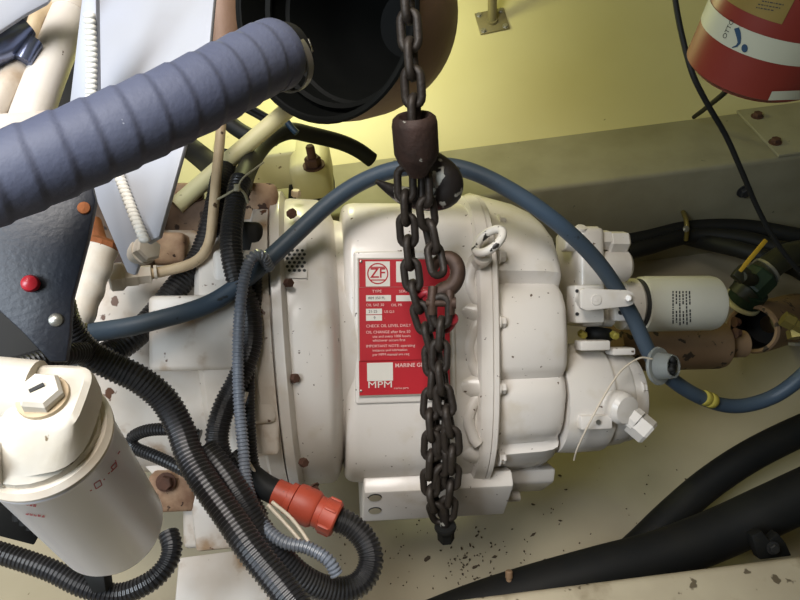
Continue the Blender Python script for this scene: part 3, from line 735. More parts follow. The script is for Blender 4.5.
# bent white pipe with union
wp = thing('bent_pipe', 'white painted bent metal pipe ending in a hex union', 'pipe', loc=at(150, 273, .9))
tube('pipe', pix((222, 110, 1.0), (220, 140, .99), (217, 170, .97), (213, 215, .95), (210, 240, .935), (202, 256, .925), (188, 265, .915), (165, 271, .905), (150, 274, .90)), .0076, M_TAN, wp, 16)
ud = at(118, 276, .885)-at(155, 273, .90)
lathe('union_nut', [(0, .009), (.001, .0135), (.018, .0135), (.020, .011), (.026, .011)], M_TAPE, wp, zframe(at(152, 274, .90), ud), 6, 20)
lathe('union_ring', [(0, .010), (.004, .010)], M_TAPE, wp, zframe(at(157, 272, .90), ud), 18, 20)
lathe('union_body', [(.018, .0155), (.034, .0155), (.038, .021), (.052, .021), (.055, .017)], M_TAPE, wp, zframe(at(152, 274, .90), ud), 6, 20)
th = thing('taped_hose', 'hose end wrapped in cracked white tape beside the control panel', 'hose', loc=at(85, 320, .84))
tube('wrap', pix((66, 340, .80), (78, 312, .81), (88, 285, .82), (96, 262, .825), (101, 248, .83)), .0215, M_TAPE, th, 20, .004, rfun=lambda t: 1+.05*math.sin(t*26))
lathe('torn_end', [(0, .0215), (.006, .0225), (.013, .020), (.017, .012)], M_ORUST, th, zframe(at(100, 250, .83), at(104, 238, .832)-at(100, 250, .83)), 9, 20)
tube('rusty_core', pix((100, 250, .84), (96, 236, .85), (92, 222, .86)), .012, M_ORUST, th, 12)
# cream diagonal tube and dark hoses at the back
o = tube('cream_tube', pix((176, 206, 1.0), (215, 172, 1.02), (250, 142, 1.04), (292, 106, 1.06)), .0138, M_CREAM, None, 20); setprops(o, 'cream painted straight tube slanting up behind the engine', 'pipe')
o = tube('black_hose', pix((239, 192, .928), (246, 172, 1.0), (257, 152, 1.09), (271, 138, 1.15), (290, 131, 1.2), (312, 135, 1.25), (340, 142, 1.3), (358, 150, 1.32), (372, 160, 1.34)), .0160, M_RUB); setprops(o, 'black rubber hose bending right beneath the exhaust elbow', 'hose', 'black hoses behind the engine')
o = tube('black_hose', pix((160, 122, 1.25), (180, 140, 1.22), (205, 160, 1.17), (224, 178, 1.06), (222, 195, 1.02)), .021, M_RUB); setprops(o, 'short thick black hose under the ribbed hose', 'hose', 'black hoses behind the engine')
o = tube('black_hose', pix((215, 105, 1.2), (232, 125, 1.2), (255, 138, 1.2), (276, 138, 1.2)), .015, M_RUB); setprops(o, 'black hose tucked behind the cream tube', 'hose', 'black hoses behind the engine')
for i, lab in enumerate(('upper thin black cable in front of the yellow hull', 'lower thin black cable in front of the yellow hull')):
    o = tube('thin_cable', pix((232+4*i, 98+7*i, 1.25), (250+2*i, 107+6*i, 1.25), (268, 117+5*i, 1.25)), .0055, M_RUB, None, 10); setprops(o, lab, 'cable', 'thin cables behind the engine')
o = tube('blue_strap', pix((284, 118, 1.16), (292, 128, 1.16), (297, 133, 1.16)), .006, M_NAVY, None, 8); setprops(o, 'short dark blue strap below the exhaust rim', 'strap')
# cable ties
def tie(label, px, py, d, rx, ry, ang, r, m=M_TIE, tail=None):
    t = thing('cable_tie', label, 'cable tie', loc=at(px, py, d), group='cable ties')
    ca_, sa_ = math.cos(ang), math.sin(ang)
    pts = []
    for i in range(21):
        a = 2*math.pi*i/20; u, v, q = rx*math.cos(a), ry*math.sin(a), rx*.0
        pts.append(at(px, py, d)+RT*(u*ca_-v*sa_)+UP*(u*sa_+v*ca_)-FW*(.016*math.cos(a)))
    tube('strap', pts, r, m, t, 8, .003)
    return t
t1 = tie('beige cable tie ringed round the blue hose and looms', 82, 350, .745, .0085, .030, math.radians(-8), .0022)
addbm('tie_head', rbox(.008, .012, .006, .0015), M_TIE, t1, camframe(at(73, 378, .735)))
t2 = thing('cable_tie', 'beige cable tie knotted round the upper loom with its tail out', 'cable tie', loc=at(237, 188, .9), group='cable ties')
tube('strap', pix((218, 199, .92), (226, 195, .905), (237, 189, .895), (244, 193, .9), (248, 203, .91)), .0018, M_TIE, t2, 8, .004)
tube('tie_tail', pix((237, 189, .895), (243, 178, .89), (256, 168, .89), (264, 162, .89)), .0013, M_TIE, t2, 8, .004)
addbm('tie_head', rbox(.008, .010, .007, .0015), M_TIE, t2, camframe(at(237, 188, .893)))

# ------------------------------------------------------------------ white pipes and fittings, upper left corner
lp = thing('fuel_pipe', 'thick white pipe with flaking paint in the upper left corner', 'pipe', loc=at(35, 110, .72))
tube('pipe', pix((86, -30, .84), (73, 5, .80), (58, 45, .76), (44, 80, .73), (33, 112, .71), (24, 140, .695)), .0215, M_WHITE, lp, 28, .005)
lathe('collar', [(0, .022), (.003, .0235), (.03, .0235), (.033, .022)], M_WHITE2, lp, zframe(at(75, 0, .805), at(60, 40, .765)-at(75, 0, .805)), 28)
o = slab('white_block', pix((-30, 113, .62), (48, 110, .66), (46, 124, .65), (20, 132, .64), (-30, 142, .62)), .03, M_WHITE2, None, .004); setprops(o, 'bright white block above the ribbed hose at the left edge', 'block')
wc = thing('corner_cover', 'overexposed white engine cover in the upper left corner', 'cover', loc=at(0, 20, .66))
slab('cover_plate', pix((-40, -30, .66), (70, -30, .70), (48, 4, .70), (26, 16, .69), (0, 30, .67), (-40, 50, .65)), .01, M_ALU, wc, .002)
o = tube('bent_bracket', pix((75, -25, .80), (52, 5, .78), (36, 20, .76), (34, 38, .75), (38, 50, .75)), .0085, M_TAN, None, 12); setprops(o, 'narrow tan bent bracket beside the thick white pipe', 'bracket')
sf = thing('steel_fitting', 'dark shiny steel fitting at the left edge', 'fitting', loc=at(10, 40, .70))
tube('fitting_body', pix((-20, 52, .69), (0, 44, .70), (18, 33, .715), (28, 26, .72)), .017, M_CHROME, sf, 18, radii=[.020, .020, .017, .011])
tube('fitting_neck', pix((22, 62, .71), (28, 50, .715), (33, 42, .72)), .011, M_CHROME, sf, 14)
o = tube('white_strut', pix((-20, 130, .68), (2, 95, .70), (18, 68, .72)), .014, M_WHITE2, None, 14); setprops(o, 'white strut below the steel fitting at the left edge', 'strut')
o = tube('tan_strut', pix((4, 112, .72), (16, 88, .73), (32, 58, .74), (44, 30, .77), (52, 5, .80)), .010, M_TAN, None, 12); setprops(o, 'slim tan strut left of the thick white pipe', 'strut')
o = slab('shade_sheet', pix((-60, -60, 1.05), (110, -60, 1.05), (112, 190, 1.0), (75, 300, .92), (68, 374, .86), (-60, 400, .80)), .02, M_RUB, None, .002); setprops(o, 'black sheet standing in for the shadow behind the white pipes', 'cover')  # black sheet painted in for the shade behind the pipes

# ------------------------------------------------------------------ control panel at the left
cp = thing('control_panel', 'dark blue-black control panel with a red button at the left edge', 'panel', loc=at(40, 290, .58))
CPN = (-FW*.9+RT*.25+UP*.1).normalized(); CPP = at(40, 280, .585)
slab('panel_face', [pplane(x, y, CPP, CPN) for x, y in [(-40, 180), (86, 160), (96, 200), (88, 240), (80, 270), (72, 300), (70, 335), (66, 362), (50, 362), (22, 332), (-40, 275)]], .012, M_DARK, cp, .002)
rb = lathe('red_button', [(0, .0075), (.004, .0080), (.008, .0068), (.0105, .003)], M_REDP, cp, zframe(pplane(31.5, 284, CPP, CPN), CPN), 20); rb['label'] = 'round red button'
lathe('rusty_screw', [(0, .006), (.002, .0055), (.003, .003)], M_ORUST, cp, zframe(pplane(84, 208, CPP, CPN), CPN), 14)
lathe('rivet', [(0, .0065), (.002, .006), (.004, .003)], M_STEEL, cp, zframe(pplane(56, 320, CPP, CPN), CPN), 16)

# ------------------------------------------------------------------ engine oil filter, lower left
of = thing('engine_oil_filter', 'large white spin-on filter with red printing at the lower left', 'filter', loc=at(122, 535, .66))
fa, fb = at(42, 436, .485), at(117, 532, .64); FD = fb-fa; FL = FD.length; OFM = zframe(fa, FD)
FR = .0495
lathe('canister', [(0, FR-.006), (.001, FR-.001), (.004, FR+.001), (.008, FR+.001), (.011, FR-.001), (FL-.02, FR-.001), (FL-.008, FR-.005), (FL, FR-.014), (FL+.002, FR-.03)], M_CAN, of, OFM, 64)
lathe('rim_seam', [(-.003, FR-.012), (-.004, FR-.002), (.0005, FR+.0015), (.003, FR+.0015), (.003, FR-.005)], M_TAPE, of, OFM, 64)
def of_pt(px, py, dr=.0005):
    r = FR-.001+dr; o_ = OFM.inverted() @ CAM; d_ = OFM.to_3x3().inverted() @ ray(px, py)
    a = d_.x**2+d_.y**2; b_ = 2*(o_.x*d_.x+o_.y*d_.y); c_ = o_.x**2+o_.y**2-r*r
    t = (-b_-math.sqrt(max(0, b_*b_-4*a*c_)))/(2*a); return OFM @ (o_+d_*t)
def strokes(name, segs, wpx, m, parent, fn):
    vs = []; fs = []
    for (x0, y0, x1, y1) in segs:
        d = Vector((x1-x0, y1-y0)); L_ = d.length; d /= max(L_, 1e-6); n = Vector((-d.y, d.x))*wpx/2; b0 = len(vs)
        for q in ((x0, y0, 1), (x1, y1, 1), (x1, y1, -1), (x0, y0, -1)): vs.append(fn(q[0]+n.x*q[2], q[1]+n.y*q[2]))
        fs.append((b0, b0+1, b0+2, b0+3))
    return add(name, vs, fs, m, parent, None, None)
random.seed(5)
sg = []
def prow(x0, y0, x1, y1, n, h):
    d = Vector((x1-x0, y1-y0))/n; u = d.normalized(); nn = Vector((u.y, -u.x))
    for k in range(n):
        p = Vector((x0, y0))+d*k
        for j in range(3):
            a = p+d*(.25*j); sg.append((a.x, a.y, a.x+nn.x*h*random.uniform(.5, 1), a.y+nn.y*h*random.uniform(.5, 1)))
prow(12, 502.5, 37, 507.5, 7, 4.5); prow(26, 515, 46, 518, 5, 2.6)
strokes('red_printing', sg, .9, M_REDINK, of, of_pt)
sg = [(90, 491, 92, 490), (96, 489, 102, 485), (94, 484, 100, 480), (96, 489, 94, 484), (102, 485, 100, 480), (103.5, 480, 105, 479), (108, 474, 110, 472.5), (111, 472, 117, 466), (111, 467.5, 116, 462), (113.5, 470, 111, 467.5), (117, 466, 115.5, 460), (118, 454, 120, 451)]
strokes('red_printing', sg, 1.1, M_REDINK, of, of_pt)
M_HEAD = mat('cream_casting', 'd6d0c4', .5, var='c6bba6', vscale=30, chip='7a6a50', cscale=70, cthr=.70, bump=.2, bscale=80)
hn = -FD.normalized()                                  # up, out of the canister
hr = (RT-hn*RT.dot(hn)).normalized(); hu = hn.cross(hr)
def hsec(z, rx, ry, cx, cy, n=2.6, seg=28):
    return [tuple(fa+hn*z+hr*(cx+math.copysign(abs(math.cos(t))**(2/n), math.cos(t))*rx)+hu*(cy+math.copysign(abs(math.sin(t))**(2/n), math.sin(t))*ry)) for t in [2*math.pi*i/seg for i in range(seg)]]
fh = loft('filter_head', [hsec(-.004, FR-.006, FR-.006, 0, 0, 2), hsec(.010, FR-.006, FR-.006, 0, 0, 2), hsec(.014, FR-.010, FR-.010, 0, 0, 2), hsec(.016, .040, .042, .004, .004, 3), hsec(.030, .030, .034, .012, .008, 4), hsec(.040, .026, .028, .016, .010, 4), hsec(.043, .022, .024, .016, .010, 4)], M_HEAD, of, None, 35)
fh['label'] = 'cream cast filter head with a hex plug'
ha = fa+hn*.03
addbm('head_rib', rbox(.012, .060, .03, .003), M_HEAD, fh, frame(fa+hn*.018+hu*-.014+hr*-.014, hr, hu, hn))
tube('head_port', [ha+hu*.02, ha+hu*.02-hr*.05+hn*.004, ha+hu*.016-hr*.12], .024, M_HEAD, fh, 20)
hp = fa+hn*.043+hr*.014+hu*.008
lathe('plug_washer', [(-.002, .0175), (.001, .018), (.003, .0175)], M_TAN, fh, zframe(hp, hn, RT), 28)
lathe('hex_plug', [(0, .0155), (.010, .0155), (.013, .0130)], M_HEAD, fh, zframe(hp, hn+hr*.1, RT), 6, 20)
addbm('plug_mark', rbox(.010, .003, .001, 0), M_INK, fh, frame(hp+hn*.0135, (hr*.75+hu*.6).normalized(), (hu*.75-hr*.6).normalized(), hn), None)
fc = thing('filter_clip', 'dark clamp behind the lower left filter', 'clamp', loc=at(20, 520, .72))
slab('clamp_bar', pix((-30, 508, .70), (12, 505, .72), (40, 535, .74), (34, 545, .74), (-30, 530, .70)), .012, M_RUB, fc)
for k in range(4): lathe('clamp_rib', [(0, .006), (.014, .006)], M_RUB, fc, zframe(at(18+7*k, 520+4.5*k, .705), UP), 10)
o = slab('black_wedge', pix((78, 566, .74), (104, 576, .74), (106, 592, .74), (92, 594, .74)), .02, M_RUB); setprops(o, 'small black wedge between the white filter and the sagging loom', 'block')
# ------------------------------------------------------------------ chains and hooks
LINK_P, LINK_W, LINK_D = .0315, .0205, .0105            # inner pitch, centre-line width, wire
def link_mesh(mat_, pitch=LINK_P, width=LINK_W, wire=LINK_D):
    r = width/2; st = (pitch+wire)/2-r; path = []
    for i in range(9): a = math.pi*i/8; path.append(Vector((r*math.cos(a), 0, st+r*math.sin(a))))
    for i in range(9): a = math.pi+math.pi*i/8; path.append(Vector((r*math.cos(a), 0, -st+r*math.sin(a))))
    n = len(path); seg = 10; vs = []; fs = []
    for i, p in enumerate(path):
        t = (path[(i+1) % n]-path[i-1]).normalized(); nn = Vector((0, 1, 0)); b_ = t.cross(nn)
        for k in range(seg): a = 2*math.pi*k/seg; vs.append(p+nn*(wire/2*math.cos(a))+b_*(wire/2*math.sin(a)))
    for i in range(n):
        for k in range(seg): j = (k+1) % seg; ii = (i+1) % n; fs.append((i*seg+k, i*seg+j, ii*seg+j, ii*seg+k))
    me = bpy.data.meshes.new('chain_link'); me.from_pydata(vs, [], fs)
    bm = bmesh.new(); bm.from_mesh(me); bmesh.ops.recalc_face_normals(bm, faces=bm.faces); bm.to_mesh(me); bm.free()
    finish(me, mat_, 180); return me
LINK = link_mesh(M_CHAIN)
def strand(parent, pts, roll0=.5, drift=.0):
    sp, rr = spline(pix(*pts)); P_, _, L_ = resample(sp, rr, LINK_P)
    for i in range(len(P_)-1):
        a, b = P_[i], P_[i+1]; M_ = zframe((a+b)/2, b-a, RT) @ Matrix.Rotation(roll0+(math.pi/2 if i % 2 else 0)+drift*i, 4, 'Z')
        place(LINK, 'chain_link', parent, M_)
hc = thing('hoist_chain', 'dark hoist chain hanging from above with rusty swivel and black hook', 'chain', loc=at(416, 160, .85))
strand(hc, [(398, -230, .695), (405, -60, .725), (407, -10, .735), (410, 40, .745), (413, 85, .755), (415, 128, .775)], .35)
SD = ((at(418, 168, .80)-at(414.5, 112, .775)).normalized()*.62+Vector((0, 0, -.45))).normalized()
SWM = zframe(at(414, 116, .770), SD)
lathe('swivel', [(.012, .006), (.010, .013), (.0, .0185), (-.001, .022), (.003, .0265), (.010, .028), (.045, .028), (.056, .024), (.066, .016), (.075, .012)], M_SWIV, hc, SWM, 32, 45)
hk = [(418, 158, .815), (434, 166, .835), (447, 178, .84), (447, 192, .85), (432, 198, .865), (408, 197, .88), (392, 190, .87), (376, 181, .86)]
tube('hook', pix(*hk), .0, M_HOOK, hc, 18, .004, radii=[.017, .0185, .0195, .0195, .018, .014, .009, .003])
sl = thing('sling_chain', 'doubled rusty dark sling chain draped down the front of the gearbox', 'chain', loc=at(445, 530, .98))
strand(sl, [(405, 172, .825), (406, 205, .84), (408, 240, .86), (411, 268, .872), (414, 290, .88), (424, 322, .888), (432, 352, .895), (433, 382, .90), (430, 410, .905), (432, 440, .91), (430, 468, .925), (431, 492, .94), (440, 520, .97)], .25)
strand(sl, [(425, 176, .825), (426, 205, .835), (430, 232, .855), (435, 255, .862), (438, 272, .858)], 1.1)
strand(sl, [(441, 300, .862), (441, 330, .872), (439, 360, .878), (442, 388, .885), (447, 412, .89), (452, 440, .90), (452, 466, .92), (450, 490, .94), (447, 516, .965)], .2)
strand(sl, [(440, 372, .908), (442, 400, .91), (440, 430, .915), (442, 458, .92), (440, 485, .94)], 1.0)
# grab hook with clevis
gk = tube('grab_hook', pix((436, 303, .874), (441, 292, .872), (452, 286, .868), (458, 274, .866), (455, 262, .868), (446, 257, .872), (437, 262, .876), (434, 270, .878)), 0, M_HOOKR, sl, 16, .003, radii=[.009, .012, .0115, .0105, .0105, .009, .0075, .005])
for s in (-1, 1):
    tube('clevis', [at(441+s*8, 287, .865), at(441+s*9, 300, .862), at(441+s*9, 314, .866)], .0065, M_HOOKR, sl, 12, .004)
lathe('clevis_pin', [(0, .005), (.034, .005), (.034, .008), (.040, .008)], M_HOOKR, sl, zframe(at(426, 303, .862), RT), 14)
sh = thing('red_shackle', 'red painted shackle tangled in the sling chain over the plate', 'shackle', loc=at(440, 320, .90))
tube('bow', pix((420, 296, .885), (426, 292, .88), (430, 298, .882), (428, 312, .89), (432, 326, .895), (446, 330, .885), (453, 322, .878), (452, 314, .877)), .005, M_SHK, sh, 12, .003)
lathe('pin', [(0, .0085), (.006, .0085), (.008, .006)], M_SHK, sh, zframe(at(451, 319, .876), -FW+RT*.5), 14)
be = thing('chain_bolt', 'dark bolt with nut closing the lower end of the sling chain', 'bolt', loc=at(445, 535, .99))
bd = at(446, 545, .985)-at(444, 505, .955)
lathe('bolt_shank', [(0, .0075), (bd.length*.6, .0075)], M_HOOK, be, zframe(at(444, 505, .955), bd), 14)
lathe('washer', [(0, .016), (.004, .017), (.007, .016)], M_RUB, be, zframe(at(445.3, 525, .970), bd), 22)
lathe('nut', [(0, .013), (.018, .013), (.020, .0115)], M_RUB, be, zframe(at(445.6, 530, .975), bd), 6, 20)

# ------------------------------------------------------------------ right hand side
# fire extinguisher
ECp = at(749.8, 69.7, .75); ER = .0739
fx = thing('fire_extinguisher', 'red fire extinguisher with white band and gold label in the upper right corner', 'extinguisher', loc=ECp)
EXF = zframe(ECp, Vector((0, 0, 1))+RT*.1665-FW*.0774, RT); EXI = EXF.inverted()
lathe('cylinder', [(-.004, ER-.02), (-.002, ER-.006), (.003, ER), (.36, ER), (.40, ER-.02), (.43, .03), (.45, .02)], M_EXT, fx, EXF, 64)
lathe('base_ring', [(-.004, ER-.03), (-.006, ER-.03), (-.006, ER-.012), (-.002, ER-.010)], M_EXT, fx, EXF, 48)
def ext_pt(px, py, dr):
    r = ER+dr; D = EXI.to_3x3() @ ray(px, py); o_ = EXI @ CAM
    a = D.x**2+D.y**2; b_ = 2*(o_.x*D.x+o_.y*D.y); c_ = o_.x**2+o_.y**2-r*r
    t = (-b_-math.sqrt(max(0, b_*b_-4*a*c_)))/(2*a); return o_+D*t
def wrap_patch(name, z0, z1, a0, a1, m, dr, n=40):
    vs = []; fs = []
    for i in range(n+1):
        a = a0+(a1-a0)*i/n
        for z in (z0, z1): vs.append(((ER+dr)*math.cos(a), (ER+dr)*math.sin(a), z))
    fs = [(2*i, 2*i+2, 2*i+3, 2*i+1) for i in range(n)]
    return add(name, vs, fs, m, fx, EXF, 60)
pz = .0441; pz2 = .0678
band = wrap_patch('white_band', pz, pz2, 0, 2*math.pi, M_EXTW, .0006, 64)
pg = ext_pt(742, 22, 0); pg0 = ext_pt(727, -2, 0); pg1 = ext_pt(784, 20, 0)
wrap_patch('gold_label', ext_pt(765, 19, 0).z, ext_pt(765, 19, 0).z+.10, math.atan2(pg0.y, pg0.x)-.15, math.atan2(pg1.y, pg1.x), M_GOLD, .0008)
def strokes_ext(segs, wpx, m, name): strokes(name, segs, wpx, m, fx, lambda x, y: EXF @ ext_pt(x, y, .0014))
random.seed(9)
sg = []
for row, (y0, x0_, x1_) in enumerate(((1, 762, 783), (4.2, 758, 781), (7.4, 756, 774))):
    x = x0_
    while x < x1_:
        l = random.uniform(1, 3.2); sg.append((x, y0+(x-x0_)*.18, x+l, y0+(x+l-x0_)*.18)); x += l+.9
strokes_ext(sg, 1.1, M_INK, 'label_printing')
a0 = ext_pt(724, 38.5, .001); ang0 = math.atan2(a0.y, a0.x); z0_ = a0.z
def wrapfn(v): a = ang0+v.y*-1/ER*1.0; return Vector(((ER+.0012)*math.cos(a), (ER+.0012)*math.sin(a), z0_+v.x))
text('band_lettering', 'OTTO', .0072, M_INK, fx, EXF, 'LEFT', lambda v: wrapfn(v))
# blue swoosh and dot
sw = [(736.5, 28, 2.6), (738, 33, 2.7), (739, 38, 2.2), (739, 43, 1.5), (736.5, 46, 1.0), (732, 47.6, .4)]
vs = []; fs = []
for i, (x, y, r) in enumerate(sw):
    j = min(i+1, len(sw)-1); k = max(i-1, 0); d = Vector((sw[j][0]-sw[k][0], sw[j][1]-sw[k][1])).normalized()
    for s in (-1, 1): vs.append(EXF @ ext_pt(x-d.y*r*s, y+d.x*r*s, .0013))
fs = [(2*i, 2*i+1, 2*i+3, 2*i+2) for i in range(len(sw)-1)]
add('band_logo', vs, fs, M_NAVY, fx, None, None)
vs = [EXF @ ext_pt(744.5+3.2*math.cos(2*math.pi*i/18), 48.3+4.2*math.sin(2*math.pi*i/18), .0013) for i in range(18)]
add('band_logo', vs, [tuple(range(18))], M_NAVY, fx, None, None)
vs = []; fs = []
for i in range(13):
    t = i/12
    vs += [EXF @ ext_pt(772+28*t, 91.5-1.0*t, .0013), EXF @ ext_pt(768+32*t, 100.5-1.0*t, .0013)]
fs = [(2*i, 2*i+2, 2*i+3, 2*i+1) for i in range(12)]
add('base_sticker', vs, fs, M_EXTW, fx, None, None)
addbm('wall_bracket', rbox(.04, .03, 1.05-ECp.z-.25, .004, 2, (0, 0, (1.05-ECp.z+.25)/2)), M_INK, fx, Matrix.Translation(ECp+Vector((.03, ER+.035, 0))))
# cables near the extinguisher
o = tube('black_cable', pix((672, -30, .95), (676, 5, .95), (683, 40, .95), (693, 75, .95), (708, 105, .97), (726, 136, 1.0), (742, 172, 1.03), (757, 207, 1.06), (775, 240, 1.08), (800, 272, 1.1), (840, 310, 1.15), (880, 330, 1.3), (930, 330, 1.45)), .0042, M_RUB, None, 10); setprops(o, 'long thin black cable hanging left of the extinguisher', 'cable')
o = tube('short_cable', pix((736, 82, 1.25), (722, 95, 1.32), (706, 108, 1.5), (694, 117, 1.66)), .0055, M_RUB, None, 10); setprops(o, 'short dark cable end crossing behind the long black cable', 'cable')
# plate on the stringer
sp_ = thing('stringer_plate', 'grey cover plate with two bolts on the far stringer', 'plate', loc=hit_z(770, 130, ST_Z))
pA = hit_z(752, 130, ST_Z)
addbm('plate', rbox(.5, .225, .008, .002, 2, (.25, 0, 0)), M_STR, sp_, Matrix.Translation((pA.x, .535, ST_Z+.0042)))
for px, py in ((757, 116.5), (775, 142.5)):
    bolt(sp_, hit_z(px, py, ST_Z+.0085), (0, 0, 1), .0115, .012, M_RUST)
# bolt on the stringer face
bolt_t = thing('stringer_bolt', 'dark washer bolt on the front of the far stringer', 'bolt', loc=hit_y(744, 191, .418))
bolt(bolt_t, hit_y(744, 191, .42), (0, -1, 0), .014, .014, M_INK, 'bolt_head')
# post with base plate on the hull side
hb = hit_plane(492, 22, HP, HN); po = thing('post', 'steel tube post on a square bolted base plate', 'post', loc=hb)
HX = Vector((1, 0, 0)); HY = HN.cross(HX)
HF = frame(hb, HX, HY, HN) @ Matrix.Rotation(.09, 4, 'Z')
M_POST = mat('dull_bronze_metal', '8a8160', .4, metal=.4)
addbm('base_plate', rbox(.086, .072, .006, .0015, 2, (0, 0, .003)), M_POST, po, HF)
for sx in (-1, 1):
    for sy in (-1, 1): bolt(po, HF @ Vector((sx*.032, sy*.027, .006)), HN, .0065, .006, M_STEEL)
pd = (at(490, -40, 1.70)-at(491.5, 20, 1.83)).normalized()
lathe('tube', [(0, .013), (.6, .013)], M_POST, po, zframe(HF @ Vector((0, 0, .004)), Vector((0.0, .0, 1))), 20)
lathe('weld_ring', [(.0, .017), (.008, .014)], M_POST, po, zframe(HF @ Vector((0, 0, .005)), HN), 20)
# dark hoses along the far stringer
HL = [((540, 266, 1.60), (600, 258, 1.62), (645, 248, 1.64), (690, 236, 1.66), (740, 238, 1.62), (790, 252, 1.58), (840, 262, 1.56), (1000, 262, 1.56), (1250, 240, 1.56)), ((540, 252, 1.64), (600, 246, 1.66), (645, 238, 1.67), (690, 228, 1.68), (745, 227, 1.66), (800, 236, 1.63), (850, 244, 1.61), (1000, 240, 1.6), (1250, 215, 1.6)), ((672, 234, 1.74), (700, 241, 1.66), (740, 250, 1.57), (790, 266, 1.52), (840, 284, 1.5), (1000, 290, 1.5), (1250, 270, 1.5))]
for pts, lab in zip(HL, ('lower black hose along the foot of the far stringer', 'upper black hose along the foot of the far stringer', 'black hose drooping to the right edge below the far stringer')):
    o = tube('dark_hose', pix(*pts), .020, M_RUB, None, 14); setprops(o, lab, 'hose', 'black hoses under the far stringer')
hcp = thing('hose_clip', 'small metal clip holding the hoses to the far stringer', 'clip', loc=at(686, 230, 1.6))
tube('clip_band', pix((683, 212, 1.66), (686, 220, 1.63), (687, 230, 1.625), (686, 240, 1.64)), .006, M_BRASS, hcp, 8)
bolt(hcp, at(686, 229, 1.60), -FW, .006, .006, M_STEEL)
# ball valve
bv = thing('ball_valve', 'dark ball valve with a yellow lever handle by the stern gland', 'valve', loc=at(755, 290, 1.42))
tube('elbow', pix((742, 297, 1.40), (752, 286, 1.39), (762, 274, 1.385), (775, 263, 1.39), (790, 255, 1.40), (815, 252, 1.42), (900, 250, 1.46), (1100, 235, 1.52)), .03, M_DKV, bv, 20, radii=[.033, .033, .029, .028, .028, .028, .028, .028])
lathe('valve_body', [(-.025, .034), (-.02, .036), (.02, .036), (.025, .034)], M_GREEN, bv, zframe(at(755, 283, 1.385), at(770, 268, 1.385)-at(755, 283, 1.385)), 8, 20)
lathe('valve_ring', [(0, .0335), (.006, .0335)], M_STEEL, bv, zframe(at(765, 272, 1.385), at(770, 268, 1.385)-at(765, 272, 1.385)), 24)
lathe('green_collar', [(0, .036), (.03, .036), (.032, .03)], M_GREEN, bv, zframe(at(744, 300, 1.41), at(752, 290, 1.39)-at(744, 300, 1.41)), 24)
lathe('white_washer', [(-.004, .040), (.0, .041), (.004, .040)], M_CREAM, bv, zframe(at(742, 302, 1.415), at(752, 290, 1.39)-at(744, 300, 1.41)), 28)
lathe('valve_stem', [(0, .014), (.05, .014), (.06, .010)], M_DKV, bv, zframe(at(752, 280, 1.36), at(740, 276, 1.31)-at(752, 280, 1.36)), 12)
h0, h1 = at(739, 272, 1.32), at(766, 240, 1.33)
addbm('handle', rbox(.009, .006, (h1-h0).length, .002, 2, (0, 0, (h1-h0).length/2)), M_YEL, bv, zframe(h0, h1-h0, RT))
addbm('handle_boss', rbox(.028, .016, .034, .004), M_DKV, bv, zframe(at(741, 274, 1.325), h1-h0, RT))
# brown coupling and stern tube
ss = thing('shaft_coupling', 'brown scuffed cylindrical shaft coupling below the gearbox filter', 'coupling', loc=gw(695, 350, -.05))
so = gl(640, 346, -.06); SM = frame(G @ so, VG, WG, XG)
def sx_(px): return gl(px, 346, -.02).x-so.x
lathe('coupling_body', [(sx_(620), .03), (sx_(622), .050), (sx_(728), .050), (sx_(733), .047), (sx_(735), .04), (sx_(735), .02)], M_BROWN, ss, SM, 40)
lathe('shaft', [(sx_(733), .028), (sx_(756), .028)], M_BROWN, ss, SM, 28)
for px, py in ((734, 322), (735, 333)):
    bolt(ss, gw(px, py, -.035 if py < 330 else -.02), XG, .008, .012, M_RUST)
st = thing('stern_tube', 'open brown stern tube with dark bore at the right edge', 'tube', loc=gw(780, 345, -.06))
TD = (XG*.80-WG*.58+VG*.06).normalized(); TM = zframe(gw(752, 329, -.12), TD)
lathe('tube_wall', [(0, .044), (-.002, .050), (.003, .054), (.05, .056), (.30, .058)], M_BROWN, st, TM, 44, caps=False)
lathe('tube_bore', [(0, .0445), (.10, .0445), (.11, .02)], M_RUB, st, TM, 44, caps=False)
tf = thing('brass_fitting', 'small brass fitting with a steel tag on the stern tube', 'fitting', loc=gw(795, 325, .0))
lathe('fitting_hex', [(0, .016), (.02, .016), (.022, .012), (.05, .012)], M_BRASS, tf, zframe(gw(783, 318, .01), XG*.8-VG*.5+WG*.3), 6, 20)
lathe('fitting_nut', [(0, .018), (.016, .018)], M_BRASS, tf, zframe(gw(796, 330, .0), -VG+WG*.3), 6, 20)
addbm('tag', rbox(.045, .006, .02, .001), M_STEEL, tf, gframe(802, 344, .01))
# big hoses lower right
o = tube('bilge_hose', pix((560, 598, 1.22), (610, 572, 1.24), (640, 546, 1.26), (672, 515, 1.28), (708, 484, 1.30), (750, 456, 1.31), (800, 431, 1.32), (850, 412, 1.33), (950, 385, 1.36), (1100, 355, 1.4), (1300, 320, 1.45)), .031, M_RUB, None, 22); setprops(o, 'upper thinner black hose curving across the lower right', 'hose', 'black bilge hoses')
o = tube('bilge_hose', pix((400, 640, 1.10), (470, 612, 1.10), (530, 592, 1.11), (600, 572, 1.12), (660, 556, 1.13), (720, 533, 1.14), (770, 510, 1.14), (840, 478, 1.14), (950, 432, 1.16), (1100, 385, 1.2), (1300, 340, 1.25)), .043, M_RUB, None, 26); setprops(o, 'thick black hose lying along the near stringer', 'hose', 'black bilge hoses')
cl = thing('hose_clamp', 'dark jagged hose clamp by the near stringer at the right', 'clamp', loc=at(772, 550, 1.05))
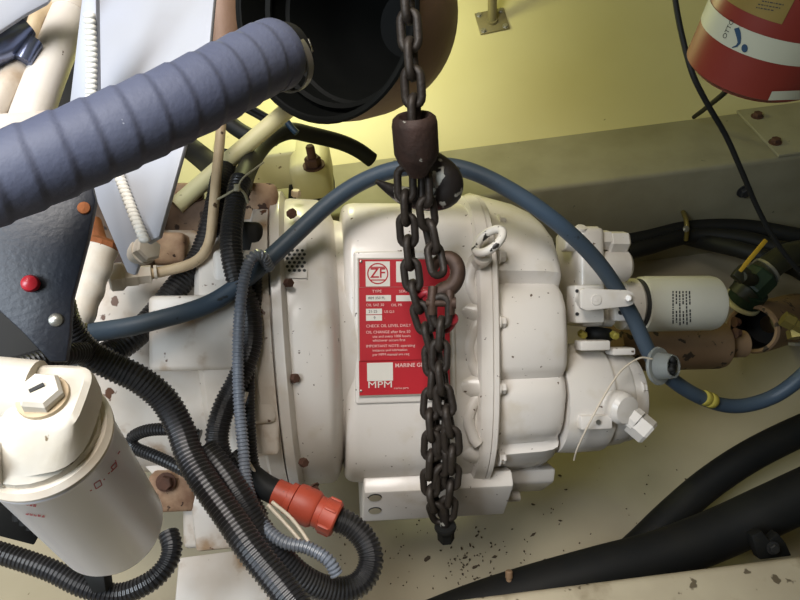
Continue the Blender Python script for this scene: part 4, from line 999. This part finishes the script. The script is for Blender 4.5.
slab('clamp_plate', pix((752, 536, 1.05), (762, 531, 1.05), (770, 541, 1.05), (778, 533, 1.05), (786, 543, 1.05), (792, 556, 1.05), (760, 560, 1.05), (755, 548, 1.05)), .02, M_RUB, cl, .002)
bolt(cl, at(773, 548, 1.04), -FW, .008, .008, M_INK)
pg_ = thing('floor_stub', 'short tan plastic stub standing at the near stringer', 'stub', loc=at(509, 585, 1.08))
lathe('stub_tube', [(0, .005), (.035, .005), (.037, .004)], M_BROWN, pg_, zframe(at(509, 594, 1.09), UP), 12)
lathe('stub_head', [(.028, .0065), (.038, .0065), (.04, .005)], M_BROWN, pg_, zframe(at(509, 594, 1.09), UP), 12)
# paint flakes and dirt on the bilge floor
random.seed(21)
vs = []; fs = []
def flake(px, py, s, asp=.5):
    p = floor_hit(px, py)+Vector((0, 0, .001)); a = random.uniform(0, math.pi); b0 = len(vs); n = random.choice((4, 5, 6))
    ring_ = []
    for i in range(n):
        t = 2*math.pi*i/n; q = s*random.uniform(.6, 1.1); u, v = q*math.cos(t), q*asp*math.sin(t)
        ring_.append(Vector((u*math.cos(a)-v*math.sin(a), u*math.sin(a)+v*math.cos(a), random.uniform(0, .001))))
    for r_ in ring_: vs.append(p+r_)
    for r_ in ring_: vs.append(p+r_*.9+Vector((0, 0, .0018)))
    fs.append(tuple(b0+n+i for i in range(n)))
    for i in range(n): fs.append((b0+i, b0+(i+1) % n, b0+n+(i+1) % n, b0+n+i))
for px, py, s in ((427, 559, .011), (533, 535, .008), (470, 545, .005), (495, 557, .008), (465, 558, .007), (475, 567, .008), (533, 505, .006), (560, 521, .005), (560, 476, .006), (545, 560, .005), (566, 490, .004), (345, 545, .004)): flake(px, py, s, .4)
for k in range(75):
    px = random.gauss(470, 22); py = random.gauss(565, 15)
    flake(px, min(590, py), random.uniform(.0012, .0038), .6)
for k in range(70):
    flake(random.uniform(390, 700), random.uniform(470, 590), random.uniform(.001, .0028), .6)
for k in range(45):
    flake(random.uniform(325, 420), random.uniform(520, 590), random.uniform(.001, .003), .6)
o = add('dirt_flakes', vs, fs, M_DEBRIS, None, None, None); setprops(o, 'scattered dark paint flakes and dirt on the bilge floor', 'debris', kind='stuff')
